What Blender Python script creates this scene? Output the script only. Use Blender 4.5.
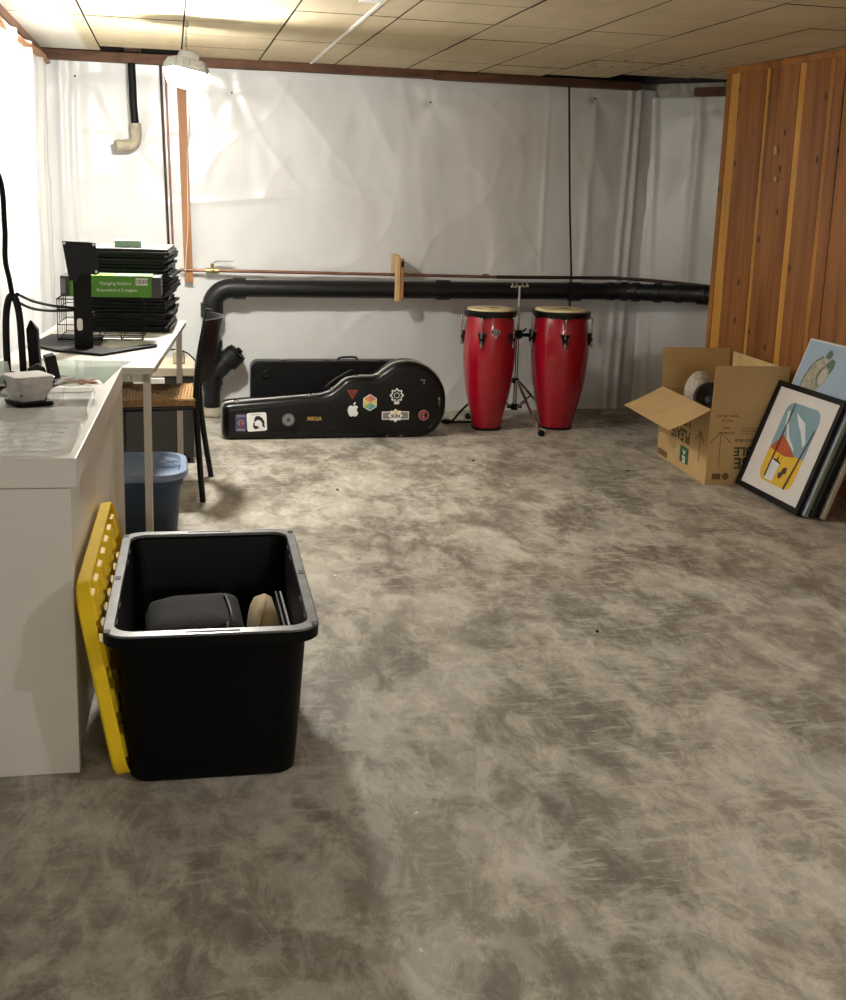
import bpy, math, random
from mathutils import Vector, Matrix, noise, Euler
random.seed(7)
S = bpy.context.scene
C = S.collection
for o in list(bpy.data.objects): bpy.data.objects.remove(o)

# ------------------------------------------------------------------ camera
cam = bpy.data.cameras.new('camera')
cam.sensor_fit = 'HORIZONTAL'; cam.sensor_width = 36.0
cam.lens = 36.0 * 1150 / 846
cam.shift_y = -64 / 846
cam.clip_start = 0.05
co = bpy.data.objects.new('camera', cam); C.objects.link(co)
rt = Vector((0.97722533, -0.20999293, 0.03055532))
dn = Vector((-0.0141726, -0.20825495, -0.97797189))
fw = Vector((0.21173048, 0.95526585, -0.20648816))
m = Matrix((rt, -dn, -fw)).transposed().to_4x4()
m.translation = Vector((0, 0, 1.36))
co.matrix_world = m
S.camera = co

# ------------------------------------------------------------------ world, exposure, room lights
S.view_settings.view_transform = 'Standard'
S.view_settings.look = 'None'
S.view_settings.gamma = 1.0
S.view_settings.use_curve_mapping = False
S.view_settings.exposure = 0.3
w = bpy.data.worlds.new('world'); S.world = w; w.use_nodes = True
w.node_tree.nodes['Background'].inputs[0].default_value = (0.8, 0.85, 1, 1)
w.node_tree.nodes['Background'].inputs[1].default_value = 0.02

LAMP_STRENGTH = 790.0          # the hanging LED light's diffuser
def area(name, loc, size, power, col, rot=(0, 0, 0), sy=None):
    l = bpy.data.lights.new(name, 'AREA'); l.energy = power; l.color = col
    l.shape = 'RECTANGLE'; l.size = size; l.size_y = sy or size
    o = bpy.data.objects.new(name, l); C.objects.link(o)
    o.location = loc; o.rotation_euler = rot
    return o
def bulb(name, loc, r, power, col):
    l = bpy.data.lights.new(name, 'POINT'); l.energy = power; l.color = col; l.shadow_soft_size = r
    o = bpy.data.objects.new(name, l); C.objects.link(o); o.location = loc; return o
bulb('bare_bulb_right', (2.6, 0.75, 2.0), .015, 62, (0.84, 0.93, 1.0))
bulb('bare_bulb_behind', (1.0, -2.7, 1.75),   .06, 70, (0.97, 0.98, 1.0))

# ------------------------------------------------------------------ materials
def srgb(h):
    h = h.lstrip('#'); r = [int(h[i:i+2], 16) / 255 for i in (0, 2, 4)]
    return tuple(((c / 12.92) if c <= .04045 else ((c + .055) / 1.055) ** 2.4) for c in r) + (1,)
def nt(name):
    m = bpy.data.materials.new(name); m.use_nodes = True
    t = m.node_tree; return m, t, t.nodes['Principled BSDF']
def mat(name, col, rough=.5, metal=0, spec=.5, var=.08, vs=12, bump=0, bs=60, coat=0, alpha=None, trans=0):
    m, t, b = nt(name)
    c = srgb(col) if isinstance(col, str) else tuple(col) + (1,)
    tc = t.nodes.new('ShaderNodeTexCoord')
    n = t.nodes.new('ShaderNodeTexNoise'); n.inputs['Scale'].default_value = vs; n.inputs['Detail'].default_value = 5
    t.links.new(tc.outputs['Object'], n.inputs['Vector'])
    r = t.nodes.new('ShaderNodeValToRGB')
    r.color_ramp.elements[0].position = .3; r.color_ramp.elements[1].position = .7
    r.color_ramp.elements[0].color = tuple(x * (1 - var) for x in c[:3]) + (1,)
    r.color_ramp.elements[1].color = tuple(min(1, x * (1 + var)) for x in c[:3]) + (1,)
    t.links.new(n.outputs['Fac'], r.inputs['Fac'])
    t.links.new(r.outputs['Color'], b.inputs['Base Color'])
    b.inputs['Roughness'].default_value = rough; b.inputs['Metallic'].default_value = metal
    b.inputs['Specular IOR Level'].default_value = spec
    b.inputs['Coat Weight'].default_value = coat
    b.inputs['Coat Roughness'].default_value = .08
    if trans:
        b.inputs['Transmission Weight'].default_value = trans
    if alpha is not None:
        b.inputs['Alpha'].default_value = alpha
    if bump:
        n2 = t.nodes.new('ShaderNodeTexNoise'); n2.inputs['Scale'].default_value = bs; n2.inputs['Detail'].default_value = 4
        t.links.new(tc.outputs['Object'], n2.inputs['Vector'])
        bp = t.nodes.new('ShaderNodeBump'); bp.inputs['Strength'].default_value = bump; bp.inputs['Distance'].default_value = .01
        t.links.new(n2.outputs['Fac'], bp.inputs['Height']); t.links.new(bp.outputs['Normal'], b.inputs['Normal'])
    return m
def ramp(t, src, stops):
    r = t.nodes.new('ShaderNodeValToRGB'); e = r.color_ramp.elements
    while len(e) < len(stops): e.new(.5)
    for i, (p, c) in enumerate(stops):
        e[i].position = p; e[i].color = srgb(c) if isinstance(c, str) else (c, c, c, 1)
    t.links.new(src, r.inputs['Fac']); return r.outputs['Color']
def noise_n(t, vec, scale, detail=6, rough=.55, dist=0):
    n = t.nodes.new('ShaderNodeTexNoise'); n.inputs['Scale'].default_value = scale
    n.inputs['Detail'].default_value = detail; n.inputs['Roughness'].default_value = rough
    n.inputs['Distortion'].default_value = dist
    t.links.new(vec, n.inputs['Vector']); return n.outputs['Fac']
def mapping(t, vec, sc=(1, 1, 1), rot=(0, 0, 0)):
    m = t.nodes.new('ShaderNodeMapping'); m.inputs['Scale'].default_value = sc; m.inputs['Rotation'].default_value = rot
    t.links.new(vec, m.inputs['Vector']); return m.outputs['Vector']
def mix(t, a, b, f, mode='MIX'):
    x = t.nodes.new('ShaderNodeMix'); x.data_type = 'RGBA'; x.blend_type = mode
    for sock, v in ((x.inputs[6], a), (x.inputs[7], b)):
        if hasattr(v, 'is_linked'): t.links.new(v, sock)
        else: sock.default_value = srgb(v) if isinstance(v, str) else v
    if hasattr(f, 'is_linked'): t.links.new(f, x.inputs[0])
    else: x.inputs[0].default_value = f
    return x.outputs[2]
def bumpn(t, b, h, st, d=.01):
    bp = t.nodes.new('ShaderNodeBump'); bp.inputs['Strength'].default_value = st; bp.inputs['Distance'].default_value = d
    t.links.new(h, bp.inputs['Height']); t.links.new(bp.outputs['Normal'], b.inputs['Normal'])

def floor_mat():
    m, t, b = nt('concrete_floor')
    v = t.nodes.new('ShaderNodeTexCoord').outputs['Object']
    big = noise_n(t, mapping(t, v, (1.25, .85, 1), (0, 0, .3)), 1.5, 10, .62, .5)
    sw = noise_n(t, mapping(t, v, (1.35, .85, 1), (0, 0, .35)), 2.9, 15, .70, .45)
    st = noise_n(t, mapping(t, v, (1, 5, 1), (0, 0, -.7)), 7, 9, .75, .5)
    c1 = ramp(t, big, [(.40, '#736b61'), (.49, '#9a9284'), (.56, '#b6ae9f')])
    c2 = ramp(t, sw, [(.43, '#706962'), (.485, '#8f887d'), (.52, '#b6b1a4'), (.58, '#cbc8bf')])
    fi = noise_n(t, mapping(t, v, (1.5, .8, 1), (0, 0, -.5)), 8, 14, .78, .6)
    c = mix(t, c1, c2, .6)
    c = mix(t, c, ramp(t, fi, [(.42, '#645b51'), (.5, '#9a9284'), (.56, '#d6d2c6')]), .27)
    mk = ramp(t, st, [(.53, 0.0), (.60, 1.0)])
    md = noise_n(t, v, 1.1, 3)
    mk2 = ramp(t, md, [(.42, 0.0), (.56, .6)])
    mm = mix(t, (0, 0, 0, 1), mk2, mk)
    c = mix(t, c, '#c4c0b4', mm)
    sp = noise_n(t, v, 45, 6, .8)
    c = mix(t, c, '#4e463c', ramp(t, sp, [(.22, .8), (.33, 0.0)]))
    # darker patch at the foot of the far right corner
    vo = t.nodes.new('ShaderNodeVectorMath'); vo.operation = 'DISTANCE'
    t.links.new(v, vo.inputs[0]); vo.inputs[1].default_value = (2.66, 6.75, 0)
    dn_ = noise_n(t, v, 7, 6, .7)
    mth = t.nodes.new('ShaderNodeMath'); mth.operation = 'MULTIPLY_ADD'
    t.links.new(dn_, mth.inputs[0]); mth.inputs[1].default_value = 1.5; t.links.new(vo.outputs['Value'], mth.inputs[2])
    c = mix(t, c, '#4a443b', ramp(t, mth.outputs[0], [(.85, .55), (1.0, 0.0)]))
    t.links.new(c, b.inputs['Base Color'])
    r = t.nodes.new('ShaderNodeMapRange'); t.links.new(sw, r.inputs[0])
    r.inputs[3].default_value = .42; r.inputs[4].default_value = .75
    t.links.new(r.outputs[0], b.inputs['Roughness'])
    b.inputs['Specular IOR Level'].default_value = .35
    bumpn(t, b, noise_n(t, v, 22, 8, .6), .18, .008)
    return m
CEIL = 2.075
def tile_mat():
    m, t, b = nt('ceiling_tile')
    v = t.nodes.new('ShaderNodeTexCoord').outputs['Object']
    n = noise_n(t, mapping(t, v, (5, .7, 1)), 2.2, 6, .6)
    n2 = noise_n(t, v, 1.0, 5, .6)
    c = mix(t, ramp(t, n, [(.35, '#b8a685'), (.6, '#c9b997')]), ramp(t, n2, [(.35, '#b3a07c'), (.6, '#cfc1a3')]), .5)
    # the strip next to the left wall is a paler board
    s = t.nodes.new('ShaderNodeSeparateXYZ'); t.links.new(v, s.inputs[0])
    pale = t.nodes.new('ShaderNodeMapRange'); t.links.new(s.outputs[0], pale.inputs[0])
    pale.inputs[1].default_value = -.42; pale.inputs[2].default_value = -.45
    c = mix(t, c, '#dcd8cc', pale.outputs[0])
    vd = t.nodes.new('ShaderNodeVectorMath'); vd.operation = 'DISTANCE'; t.links.new(v, vd.inputs[0]); vd.inputs[1].default_value = (2.55, 6.25, CEIL)
    near = ramp(t, vd.outputs['Value'], [(.25, 1.0), (.6, 0.0)])
    spk = ramp(t, noise_n(t, v, 22, 6, .8), [(.56, 0.0), (.6, 1.0)])
    c = mix(t, c, '#3a3126', mix(t, (0, 0, 0, 1), spk, near))
    t.links.new(c, b.inputs['Base Color']); b.inputs['Roughness'].default_value = .85
    bumpn(t, b, noise_n(t, v, 80, 4), .1)
    return m
def plastic_mat():
    m, t, b = nt('poly_sheeting')
    v = t.nodes.new('ShaderNodeTexCoord').outputs['Object']
    c = ramp(t, noise_n(t, v, 1.3, 4), [(.3, '#cfd0d0'), (.7, '#d9dada')])
    t.links.new(c, b.inputs['Base Color'])
    b.inputs['Roughness'].default_value = .24; b.inputs['Specular IOR Level'].default_value = .5
    # woven scrim texture
    w1 = t.nodes.new('ShaderNodeTexWave'); w1.bands_direction = 'DIAGONAL'; w1.inputs['Scale'].default_value = 45
    t.links.new(mapping(t, v, (1, 0, 1)), w1.inputs['Vector'])
    w2 = t.nodes.new('ShaderNodeTexWave'); w2.bands_direction = 'DIAGONAL'; w2.inputs['Scale'].default_value = 45
    t.links.new(mapping(t, v, (1, 0, -1)), w2.inputs['Vector'])
    a = t.nodes.new('ShaderNodeMath'); a.operation = 'ADD'
    t.links.new(w1.outputs['Fac'], a.inputs[0]); t.links.new(w2.outputs['Fac'], a.inputs[1])
    bumpn(t, b, a.outputs[0], .10, .002)
    return m
def wood_mat(name, dark, mid, light, sc=(14, 14, .9), knots=True, rough=.45):
    m, t, b = nt(name)
    v = t.nodes.new('ShaderNodeTexCoord').outputs['Object']
    g = noise_n(t, mapping(t, v, sc), 2.0, 7, .6, .4)
    g2 = noise_n(t, mapping(t, v, (3, 3, .35)), 2.0, 3, .5, 1.0)
    c = mix(t, ramp(t, g, [(.32, dark), (.5, mid), (.68, light)]), ramp(t, g2, [(.35, dark), (.65, light)]), .35)
    if knots:
        vo = t.nodes.new('ShaderNodeTexVoronoi'); vo.voronoi_dimensions = '2D'; vo.inputs['Scale'].default_value = 4.6
        sx = t.nodes.new('ShaderNodeSeparateXYZ'); t.links.new(v, sx.inputs[0]); cx = t.nodes.new('ShaderNodeCombineXYZ')
        t.links.new(sx.outputs[1], cx.inputs[0]); t.links.new(sx.outputs[2], cx.inputs[1])
        t.links.new(mapping(t, cx.outputs[0], (1.5, .8, 1)), vo.inputs['Vector'])
        ssz = t.nodes.new('ShaderNodeSeparateColor'); t.links.new(vo.outputs['Color'], ssz.inputs[0])
        pick = ramp(t, ssz.outputs[0], [(.62, 0.0), (.66, 1.0)])
        c = mix(t, c, '#2c1408', mix(t, (0, 0, 0, 1), ramp(t, vo.outputs['Distance'], [(.035, .95), (.10, 0.0)]), pick))
    t.links.new(c, b.inputs['Base Color']); b.inputs['Roughness'].default_value = rough
    bumpn(t, b, g, .12, .003)
    return m
M = {}
M['floor'] = floor_mat(); M['tile'] = tile_mat(); M['poly'] = plastic_mat()
M['board'] = wood_mat('cedar_board', '#7d4718', '#a5672c', '#bd8240')
M['board2'] = wood_mat('cedar_board_dark', '#704018', '#945a28', '#aa7138')
M['sapdull'] = wood_mat('sapwood_dull', '#9a5f27', '#b4762f', '#c28840', knots=False)
M['sap'] = wood_mat('sapwood_strip', '#b87c30', '#d0973f', '#dcab58', knots=False)
M['beam'] = wood_mat('brown_beam', '#3c2415', '#583721', '#6a4630', sc=(2, 2, 14), knots=False, rough=.7)
M['stud'] = wood_mat('orange_stud', '#855a34', '#9a6a42', '#a8784c', knots=False, rough=.6)
M['raw'] = wood_mat('raw_pine', '#b08f62', '#c6a676', '#d6b98c', knots=False, rough=.6)
M['concrete'] = mat('old_concrete', '#b3b0a6', .9, var=.3, vs=20, bump=.6, bs=35)
M['void'] = mat('dark_cavity', '#14110e', .95, var=.4)
M['paint'] = mat('painted_wall', '#cfcac0', .7)
M['black'] = mat('black_plastic', '#070708', .42, spec=.25)
M['blackm'] = mat('black_matte', '#09090a', .6, spec=.2)
M['blackg'] = mat('black_gloss', '#060607', .28, spec=.35)
M['abs'] = mat('black_abs_pipe', '#151616', .42, var=.25, spec=.35)
M['duct'] = mat('silver_tape', '#a39a86', .5, metal=.0, var=.25, bump=.8, bs=60)
M['copper'] = mat('dull_copper', '#8c6552', .38, metal=.6, var=.3)
M['dkcopper'] = mat('dark_pipe', '#3a2a24', .5, metal=.4, var=.3)
M['brass'] = mat('brass', '#a99a6a', .3, metal=.8)
M['chrome'] = mat('chrome', '#c9c9c9', .16, metal=1)
M['white'] = mat('white_laminate', '#d9d5cd', .4, var=.02)
M['whitem'] = mat('white_metal', '#d5d2c8', .45, var=.03)
M['glassy'] = mat('clear_plastic', '#eef1f0', .12, alpha=.28, var=.01)
M['glassgreen'] = mat('pale_green_glass', '#cfe0d6', .1, alpha=.5, var=.02)
M['lampgrey'] = mat('grey_aluminium', '#8d93a0', .45, metal=.3)
M['valance'] = mat('silver_trim', '#b4b4b2', .35, metal=.5)
M['red'] = mat('red_lacquer', '#9c0620', .25, coat=.45, var=.12, vs=4)
M['skin'] = mat('drum_hide', '#dccc9f', .5, var=.14, vs=9)
M['card'] = mat('cardboard', '#c6a674', .8, var=.06, vs=6)
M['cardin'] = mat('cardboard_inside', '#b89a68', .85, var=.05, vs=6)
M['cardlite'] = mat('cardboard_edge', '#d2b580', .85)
M['greenink'] = mat('green_ink', '#2c5a37', .7)
M['darkink'] = mat('dark_ink', '#4a4a2c', .8)
M['brownink'] = mat('brown_ink', '#7a5e38', .8)
M['yellow'] = mat('yellow_plastic', '#f0cb24', .55, spec=.2, var=.04)
M['rim'] = mat('dusty_sheen_rim', '#56575b', .32, var=.4, vs=22)  # dust on black plastic, with the light sheen put into the grey
M['tote'] = mat('tote_black', '#030303', .5, spec=.15)
M['bag'] = mat('black_fabric', '#0f0f11', .85, bump=.4, bs=220)
M['beige'] = mat('beige_fabric', '#dccdab', .8, var=.1, bump=.2)
M['greyp'] = mat('grey_panel', '#7f7f7c', .5)
M['blue'] = mat('blue_plastic', '#37485f', .4, var=.06)
M['bluelid'] = mat('blue_lid', '#8498b6', .42, var=.06)
M['rush'] = mat('woven_rush', '#a98658', .8, var=.25, vs=60, bump=.9, bs=110)
M['cabdark'] = mat('cabinet_dark', '#2a2824', .6, var=.1)
M['cabbeige'] = mat('cabinet_beige', '#a79c86', .6)
M['green'] = mat('green_carton', '#4e8a1e', .5)
M['greenl'] = mat('light_green', '#a6d04e', .5)
M['greend'] = mat('grey_green_carton', '#6d8c72', .5)
M['paper'] = mat('white_paper', '#e6e4df', .7, var=.02)
M['label'] = mat('white_print', '#e8e8e6', .6, var=.02)
M['greyt'] = mat('grey_print', '#7e7e80', .6)
M['gdark'] = mat('grey_dark', '#3b3b3c', .5)
M['foil'] = mat('crumpled_film', '#cfcdcc', .25, metal=.1, var=.2, bump=1.0, bs=45)
M['bubble'] = mat('bubble_wrap', '#b9b2a6', .3, var=.25, vs=60, bump=1.0, bs=70)
M['orange'] = mat('orange_snack', '#b5663c', .6, var=.3, vs=60)
M['olive'] = mat('olive_snack', '#6b6633', .6)
M['mat_board'] = mat('white_mat_board', '#ded9d6', .55, var=.015)
M['sky'] = mat('print_sky', '#7fa0ad', .45, var=.05)
M['cloud'] = mat('print_white', '#d9dde0', .45)
M['rust'] = mat('print_rust', '#b3532b', .45, var=.12)
M['yprint'] = mat('print_yellow', '#dfb72e', .45, var=.05)
M['inkblack'] = mat('print_black', '#1d1a1c', .45)
M['plum'] = mat('print_plum', '#4b2f3a', .45)
M['blueprint'] = mat('print_pale_blue', '#9fb3c8', .5, var=.03)
M['shell'] = mat('print_cream', '#a39d8c', .5, var=.3, vs=40)
M['leaf'] = mat('print_leaf', '#4f6b5c', .5, var=.25, vs=30)
M['palegreen'] = mat('pale_green_edge', '#8f9682', .6)
M['greyedge'] = mat('light_grey_edge', '#b5b0a5', .6)
M['brownboard'] = mat('brown_board', '#5a432c', .7, var=.15)
M['nail'] = mat('nail_steel', '#3c3835', .5, metal=.5)
M['redink'] = mat('sticker_red', '#8a3a2c', .5)
M['purple'] = mat('sticker_purple', '#43406b', .5, var=.3, vs=60)
M['s_or'] = mat('sticker_orange', '#d78a55', .5); M['s_bl'] = mat('sticker_blue', '#5fa3bd', .5)
M['s_gr'] = mat('sticker_green', '#82b070', .5); M['s_pk'] = mat('sticker_pink', '#c9727a', .5)
M['s_yl'] = mat('sticker_yellow', '#d8c774', .5); M['gold'] = mat('sticker_gold', '#b5924e', .5)
def emis(name, col, s):
    m, t, b = nt(name)
    b.inputs['Base Color'].default_value = (.9, .9, .9, 1)
    b.inputs['Emission Color'].default_value = col; b.inputs['Emission Strength'].default_value = s
    return m
M['glow'] = emis('led_diffuser', (1.0, .965, .885, 1), LAMP_STRENGTH)

# ------------------------------------------------------------------ mesh helpers
def frame(z):
    z = Vector(z).normalized(); a = Vector((0, 0, 1)) if abs(z.z) < .9 else Vector((1, 0, 0))
    x = a.cross(z).normalized(); return x, z.cross(x)
class MB:
    def __init__(s): s.v = []; s.f = []; s.mi = []; s.k = 0; s.X = Matrix.Identity(4)
    def add(s, vs, fs):
        n = len(s.v); s.v += [s.X @ Vector(p) for p in vs]
        for f in fs: s.f.append([n + i for i in f]); s.mi.append(s.k)
        return s
    def box(s, a, b):
        (x0, y0, z0), (x1, y1, z1) = a, b
        return s.add([(x0,y0,z0),(x1,y0,z0),(x1,y1,z0),(x0,y1,z0),(x0,y0,z1),(x1,y0,z1),(x1,y1,z1),(x0,y1,z1)],
                     [(0,3,2,1),(4,5,6,7),(0,1,5,4),(1,2,6,5),(2,3,7,6),(3,0,4,7)])
    def loft(s, rings, cap0=True, cap1=True, close=True):
        n = len(rings[0]); vs = [p for r in rings for p in r]; fs = []
        for i in range(len(rings) - 1):
            for j in range(n if close else n - 1):
                k = (j + 1) % n
                fs.append((i*n + j, i*n + k, (i+1)*n + k, (i+1)*n + j))
        if cap0: fs.append(tuple(reversed(range(n))))
        if cap1: fs.append(tuple((len(rings) - 1)*n + j for j in range(n)))
        return s.add(vs, fs)
    def tube(s, pts, r, n=12, caps=True):
        pts = [Vector(p) for p in pts]; rings = []; rr = r if isinstance(r, (list, tuple)) else [r] * len(pts)
        px = None
        for i, p in enumerate(pts):
            d = (pts[min(i+1, len(pts)-1)] - pts[max(i-1, 0)])
            if d.length < 1e-9: d = Vector((0, 0, 1))
            d.normalize()
            if px is None: x, y = frame(d)
            else:
                x = px - d * px.dot(d)
                x = x.normalized() if x.length > 1e-6 else frame(d)[0]
                y = d.cross(x)
            px = x
            rings.append([p + (x * math.cos(2*math.pi*k/n) + y * math.sin(2*math.pi*k/n)) * rr[i] for k in range(n)])
        return s.loft(rings, caps, caps)
    def cyl(s, a, b, r, r2=None, n=20): return s.tube([a, b], [r, r if r2 is None else r2], n)
    def lathe(s, prof, c=(0, 0, 0), n=40, cap0=True, cap1=True):
        return s.loft([[(c[0] + r*math.cos(2*math.pi*k/n), c[1] + r*math.sin(2*math.pi*k/n), c[2] + z) for k in range(n)] for z, r in prof], cap0, cap1)
    def prism(s, pts, a, b, ax='z'):
        def m(p, h): return (p[0], p[1], h) if ax == 'z' else ((p[0], h, p[1]) if ax == 'y' else (h, p[0], p[1]))
        return s.loft([[m(p, a) for p in pts], [m(p, b) for p in pts]])
    def ball(s, c, r, n=14, m_=10):
        r = r if isinstance(r, (tuple, list)) else (r, r, r); rings = []
        for i in range(m_ + 1):
            t = math.pi * i / m_; k = max(math.sin(t), .01)
            rings.append([(c[0] + r[0]*k*math.cos(2*math.pi*j/n), c[1] + r[1]*k*math.sin(2*math.pi*j/n), c[2] - r[2]*math.cos(t)) for j in range(n)])
        return s.loft(rings)
    def build(s, name, mats, parent=None, smooth=False, bevel=0, seg=2, world=None, auto=None):
        me = bpy.data.meshes.new(name); me.from_pydata([tuple(p) for p in s.v], [], s.f)
        mats = mats if isinstance(mats, (list, tuple)) else [mats]
        for x in mats: me.materials.append(M[x] if isinstance(x, str) else x)
        for p, k in zip(me.polygons, s.mi): p.material_index = min(k, len(mats) - 1)
        if smooth:
            for p in me.polygons: p.use_smooth = True
            if auto is not None: me.set_sharp_from_angle(angle=math.radians(auto))
        import bmesh
        bm = bmesh.new(); bm.from_mesh(me); bmesh.ops.recalc_face_normals(bm, faces=bm.faces); bm.to_mesh(me); bm.free()
        me.update()
        o = bpy.data.objects.new(name, me); C.objects.link(o)
        if parent: o.parent = parent
        if world is not None: o.matrix_world = world
        if bevel:
            b = o.modifiers.new('bevel', 'BEVEL'); b.width = bevel; b.segments = seg; b.limit_method = 'ANGLE'; b.angle_limit = math.radians(40)
        return o
def tag(o, label=None, cat=None, group=None, kind=None):
    if label: o['label'] = label
    if cat: o['category'] = cat
    if group: o['group'] = group
    if kind: o['kind'] = kind
    return o
def thing(name, label, cat, loc=(0, 0, 0), rot=(0, 0, 0), group=None):
    o = bpy.data.objects.new(name, None); C.objects.link(o); o.empty_display_size = .05
    o.location = loc; o.rotation_euler = rot
    return tag(o, label, cat, group)
def struct(mb, name, mats, **k): return tag(mb.build(name, mats, **k), kind='structure')
def copy_tree(o, parent=None):
    c = o.copy(); C.objects.link(c)
    if parent: c.parent = parent
    for ch in list(o.children): copy_tree(ch, c)
    return c
def rr(wd, dp, r, n=6, cx=0, cy=0):
    out = []
    for sx, sy, a0 in ((1, 1, 0), (-1, 1, 90), (-1, -1, 180), (1, -1, 270)):
        for k in range(n + 1):
            a = math.radians(a0 + 90 * k / n)
            out.append((cx + sx * (wd/2 - r) + r * math.cos(a), cy + sy * (dp/2 - r) + r * math.sin(a)))
    return out
def at(pts, z): return [(x, y, z) for x, y in pts]
def text(mb, s, size, X, depth=.0006, bold=0.0, align='CENTER', sx=1):
    cu = bpy.data.curves.new('t', 'FONT'); cu.body = s; cu.size = size; cu.extrude = depth
    cu.offset = bold; cu.align_x = align; cu.align_y = 'CENTER'; cu.resolution_u = 3
    o = bpy.data.objects.new('t', cu); C.objects.link(o)
    me = bpy.data.meshes.new_from_object(o)
    old = mb.X; mb.X = old @ X
    mb.add([(v.co.x * sx, v.co.y, v.co.z) for v in me.vertices], [tuple(p.vertices) for p in me.polygons]); mb.X = old
    bpy.data.objects.remove(o); bpy.data.meshes.remove(me); bpy.data.curves.remove(cu)
def basis(e1, e2, e3, o):
    m = Matrix((e1, e2, e3)).transposed().to_4x4(); m.translation = Vector(o); return m
def spline(pts, n=8):
    P = [Vector(p) for p in pts]; out = []
    for i in range(len(P) - 1):
        a, b, c, d = P[max(i-1, 0)], P[i], P[i+1], P[min(i+2, len(P)-1)]
        for k in range(n):
            t = k / n
            out.append(.5 * ((2*b) + (c - a)*t + (2*a - 5*b + 4*c - d)*t*t + (3*b - a - 3*c + d)*t**3))
    out.append(P[-1]); return out

# ================================================================== SETTING
CEIL = 2.075
# ---- floor
struct(MB().box((-1.6, -3.2, -.08), (5.2, 7.7, 0)), 'floor', 'floor')

# ---- plastic sheeting over the back wall
NAILS = [(.36, 1.90), (1.55, 1.90), (-.52, 1.95), (2.6, 1.97), (-.18, 1.55)]
def folds(u, z):
    h = .016 * noise.noise(Vector((u*1.6, z*.7, 3)))
    h += .007 * noise.noise(Vector((u*4 + z*1.3, z*2.2 - u, 7)))
    r = 1 - abs(noise.noise(Vector((u*2.6 + z*.9, z*1.3, 11))) * 2)
    h += .004 * max(0, r) ** 5
    r = 1 - abs(noise.noise(Vector((u*1.7 - z*1.6, z*1.1 + u*1.2, 19))) * 2)
    h += .004 * max(0, r) ** 7
    vf = noise.noise(Vector((u*7 + .3*math.sin(z*2), z*.6, 23)))
    h += .0045 * (1 if u < 2.3 else .35) * vf * (.4 + max(0, noise.noise(Vector((u*1.1, 4, z*.8)))) * 2)
    h += .0032 * noise.noise(Vector((u*12, z*5, 5)))
    for (a, b) in NAILS:
        dx, dz = u - a, b - z; d = math.hypot(dx, dz)
        if d < .9:
            h += .006 * math.exp(-d*2.6) * math.cos(math.atan2(dx, dz) * 5) * min(1, d*6) * (dz > -.1)
            h -= .012 * math.exp(-(d/.03)**2)
    return h
def ridge(x, c, wd, amp): return amp * math.exp(-((x - c) / wd) ** 2)
def sheet(name, u0, u1, z0, z1, place, extra=None, step=.0125, top=None):
    nu = int((u1 - u0) / step); nz = int((z1 - z0) / step); vs = []; fs = []
    for j in range(nz + 1):
        for i in range(nu + 1):
            u = u0 + (u1 - u0) * i / nu; zt = z1 if top is None else top(u)
            z = z0 + (zt - z0) * j / nz
            h = folds(u, z) * min(1, (z1 + .03 - z) * 12)
            if extra: h += extra(u, z)
            vs.append(place(u, z, h))
    for j in range(nz):
        for i in range(nu):
            a = j*(nu+1) + i; fs.append((a, a+1, a+nu+2, a+nu+1))
    return MB().add(vs, fs)
def back_extra(u, z):
    s = .55 + .45 * noise.noise(Vector((z*1.5, 2, 2)))
    h = ridge(u, 2.80 + .02*z, .014, .016) + ridge(u, 2.87 + .012*z, .012, .022)
    h += ridge(u, 2.55 + .03*z, .02, .008 * s)
    h += ridge(u, -.60, .02, .02) + ridge(u, -.52 + .02*math.sin(z*3), .014, .016) + ridge(u, -.45, .03, .008*s)
    h += .010 * math.exp(-((z - 1.34 - .1*(u - .9))/.02)**2) * math.exp(-((u - .4)/.35)**2)
    h += ridge(u, 2.3, .012, .004)
    return h
sheet('wall_back', -.69, 3.0, 0, 2.035, lambda u, z, h: (u, 7.07 - h, z), back_extra).build('wall_back', 'poly', smooth=True)['kind'] = 'structure'
# left wall sheeting
def left_extra(u, z):
    return 0 if u < 4.6 else ridge(u, 6.7, .05, .03) + ridge(u, 6.2, .06, .03) + ridge(u, 5.6 + .05*z, .04, .02) + ridge(u, 6.92, .03, .02) + ridge(u, 4.9, .05, .02)
sheet('wall_left', 2.0, 7.08, 0, 2.03, lambda u, z, h: (-.685 + h, u, z), left_extra, step=.02).build('wall_left', 'poly', smooth=True)['kind'] = 'structure'
# cut corner sheeting, between the back wall and the panelled wall
D0 = Vector((2.985, 7.085)); D1 = Vector((3.50, 6.52)); DD = (D1 - D0).normalized(); DN = Vector((DD.y, -DD.x))
if DN.y > 0: DN = -DN
def diag(u, z, h): p = D0 + DD * u + DN * (h + .0); return (p.x, p.y, z)
def diag_extra(u, z): return ridge(u, .02, .02, .018) + ridge(u, .10 - .03*z, .018, .016) + ridge(u, .33, .03, .012)
sheet('wall_corner', 0, .76, 0, 1.99, diag, diag_extra).build('wall_corner', 'poly', smooth=True)['kind'] = 'structure'
# bare concrete behind, seen above the sheeting and in the gap by the panelling
b = MB().box((-1.0, 7.12, 0), (3.1, 7.3, 2.2)); b.prism([(2.96, 7.13), (3.60, 6.44), (3.75, 6.6), (3.1, 7.3)], 0, 2.2)
b.prism([(3.33, 6.62), (3.5, 6.42), (3.6, 6.5), (3.4, 6.72)], 1.55, CEIL - .01)
struct(b, 'wall_concrete', 'concrete')
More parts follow.
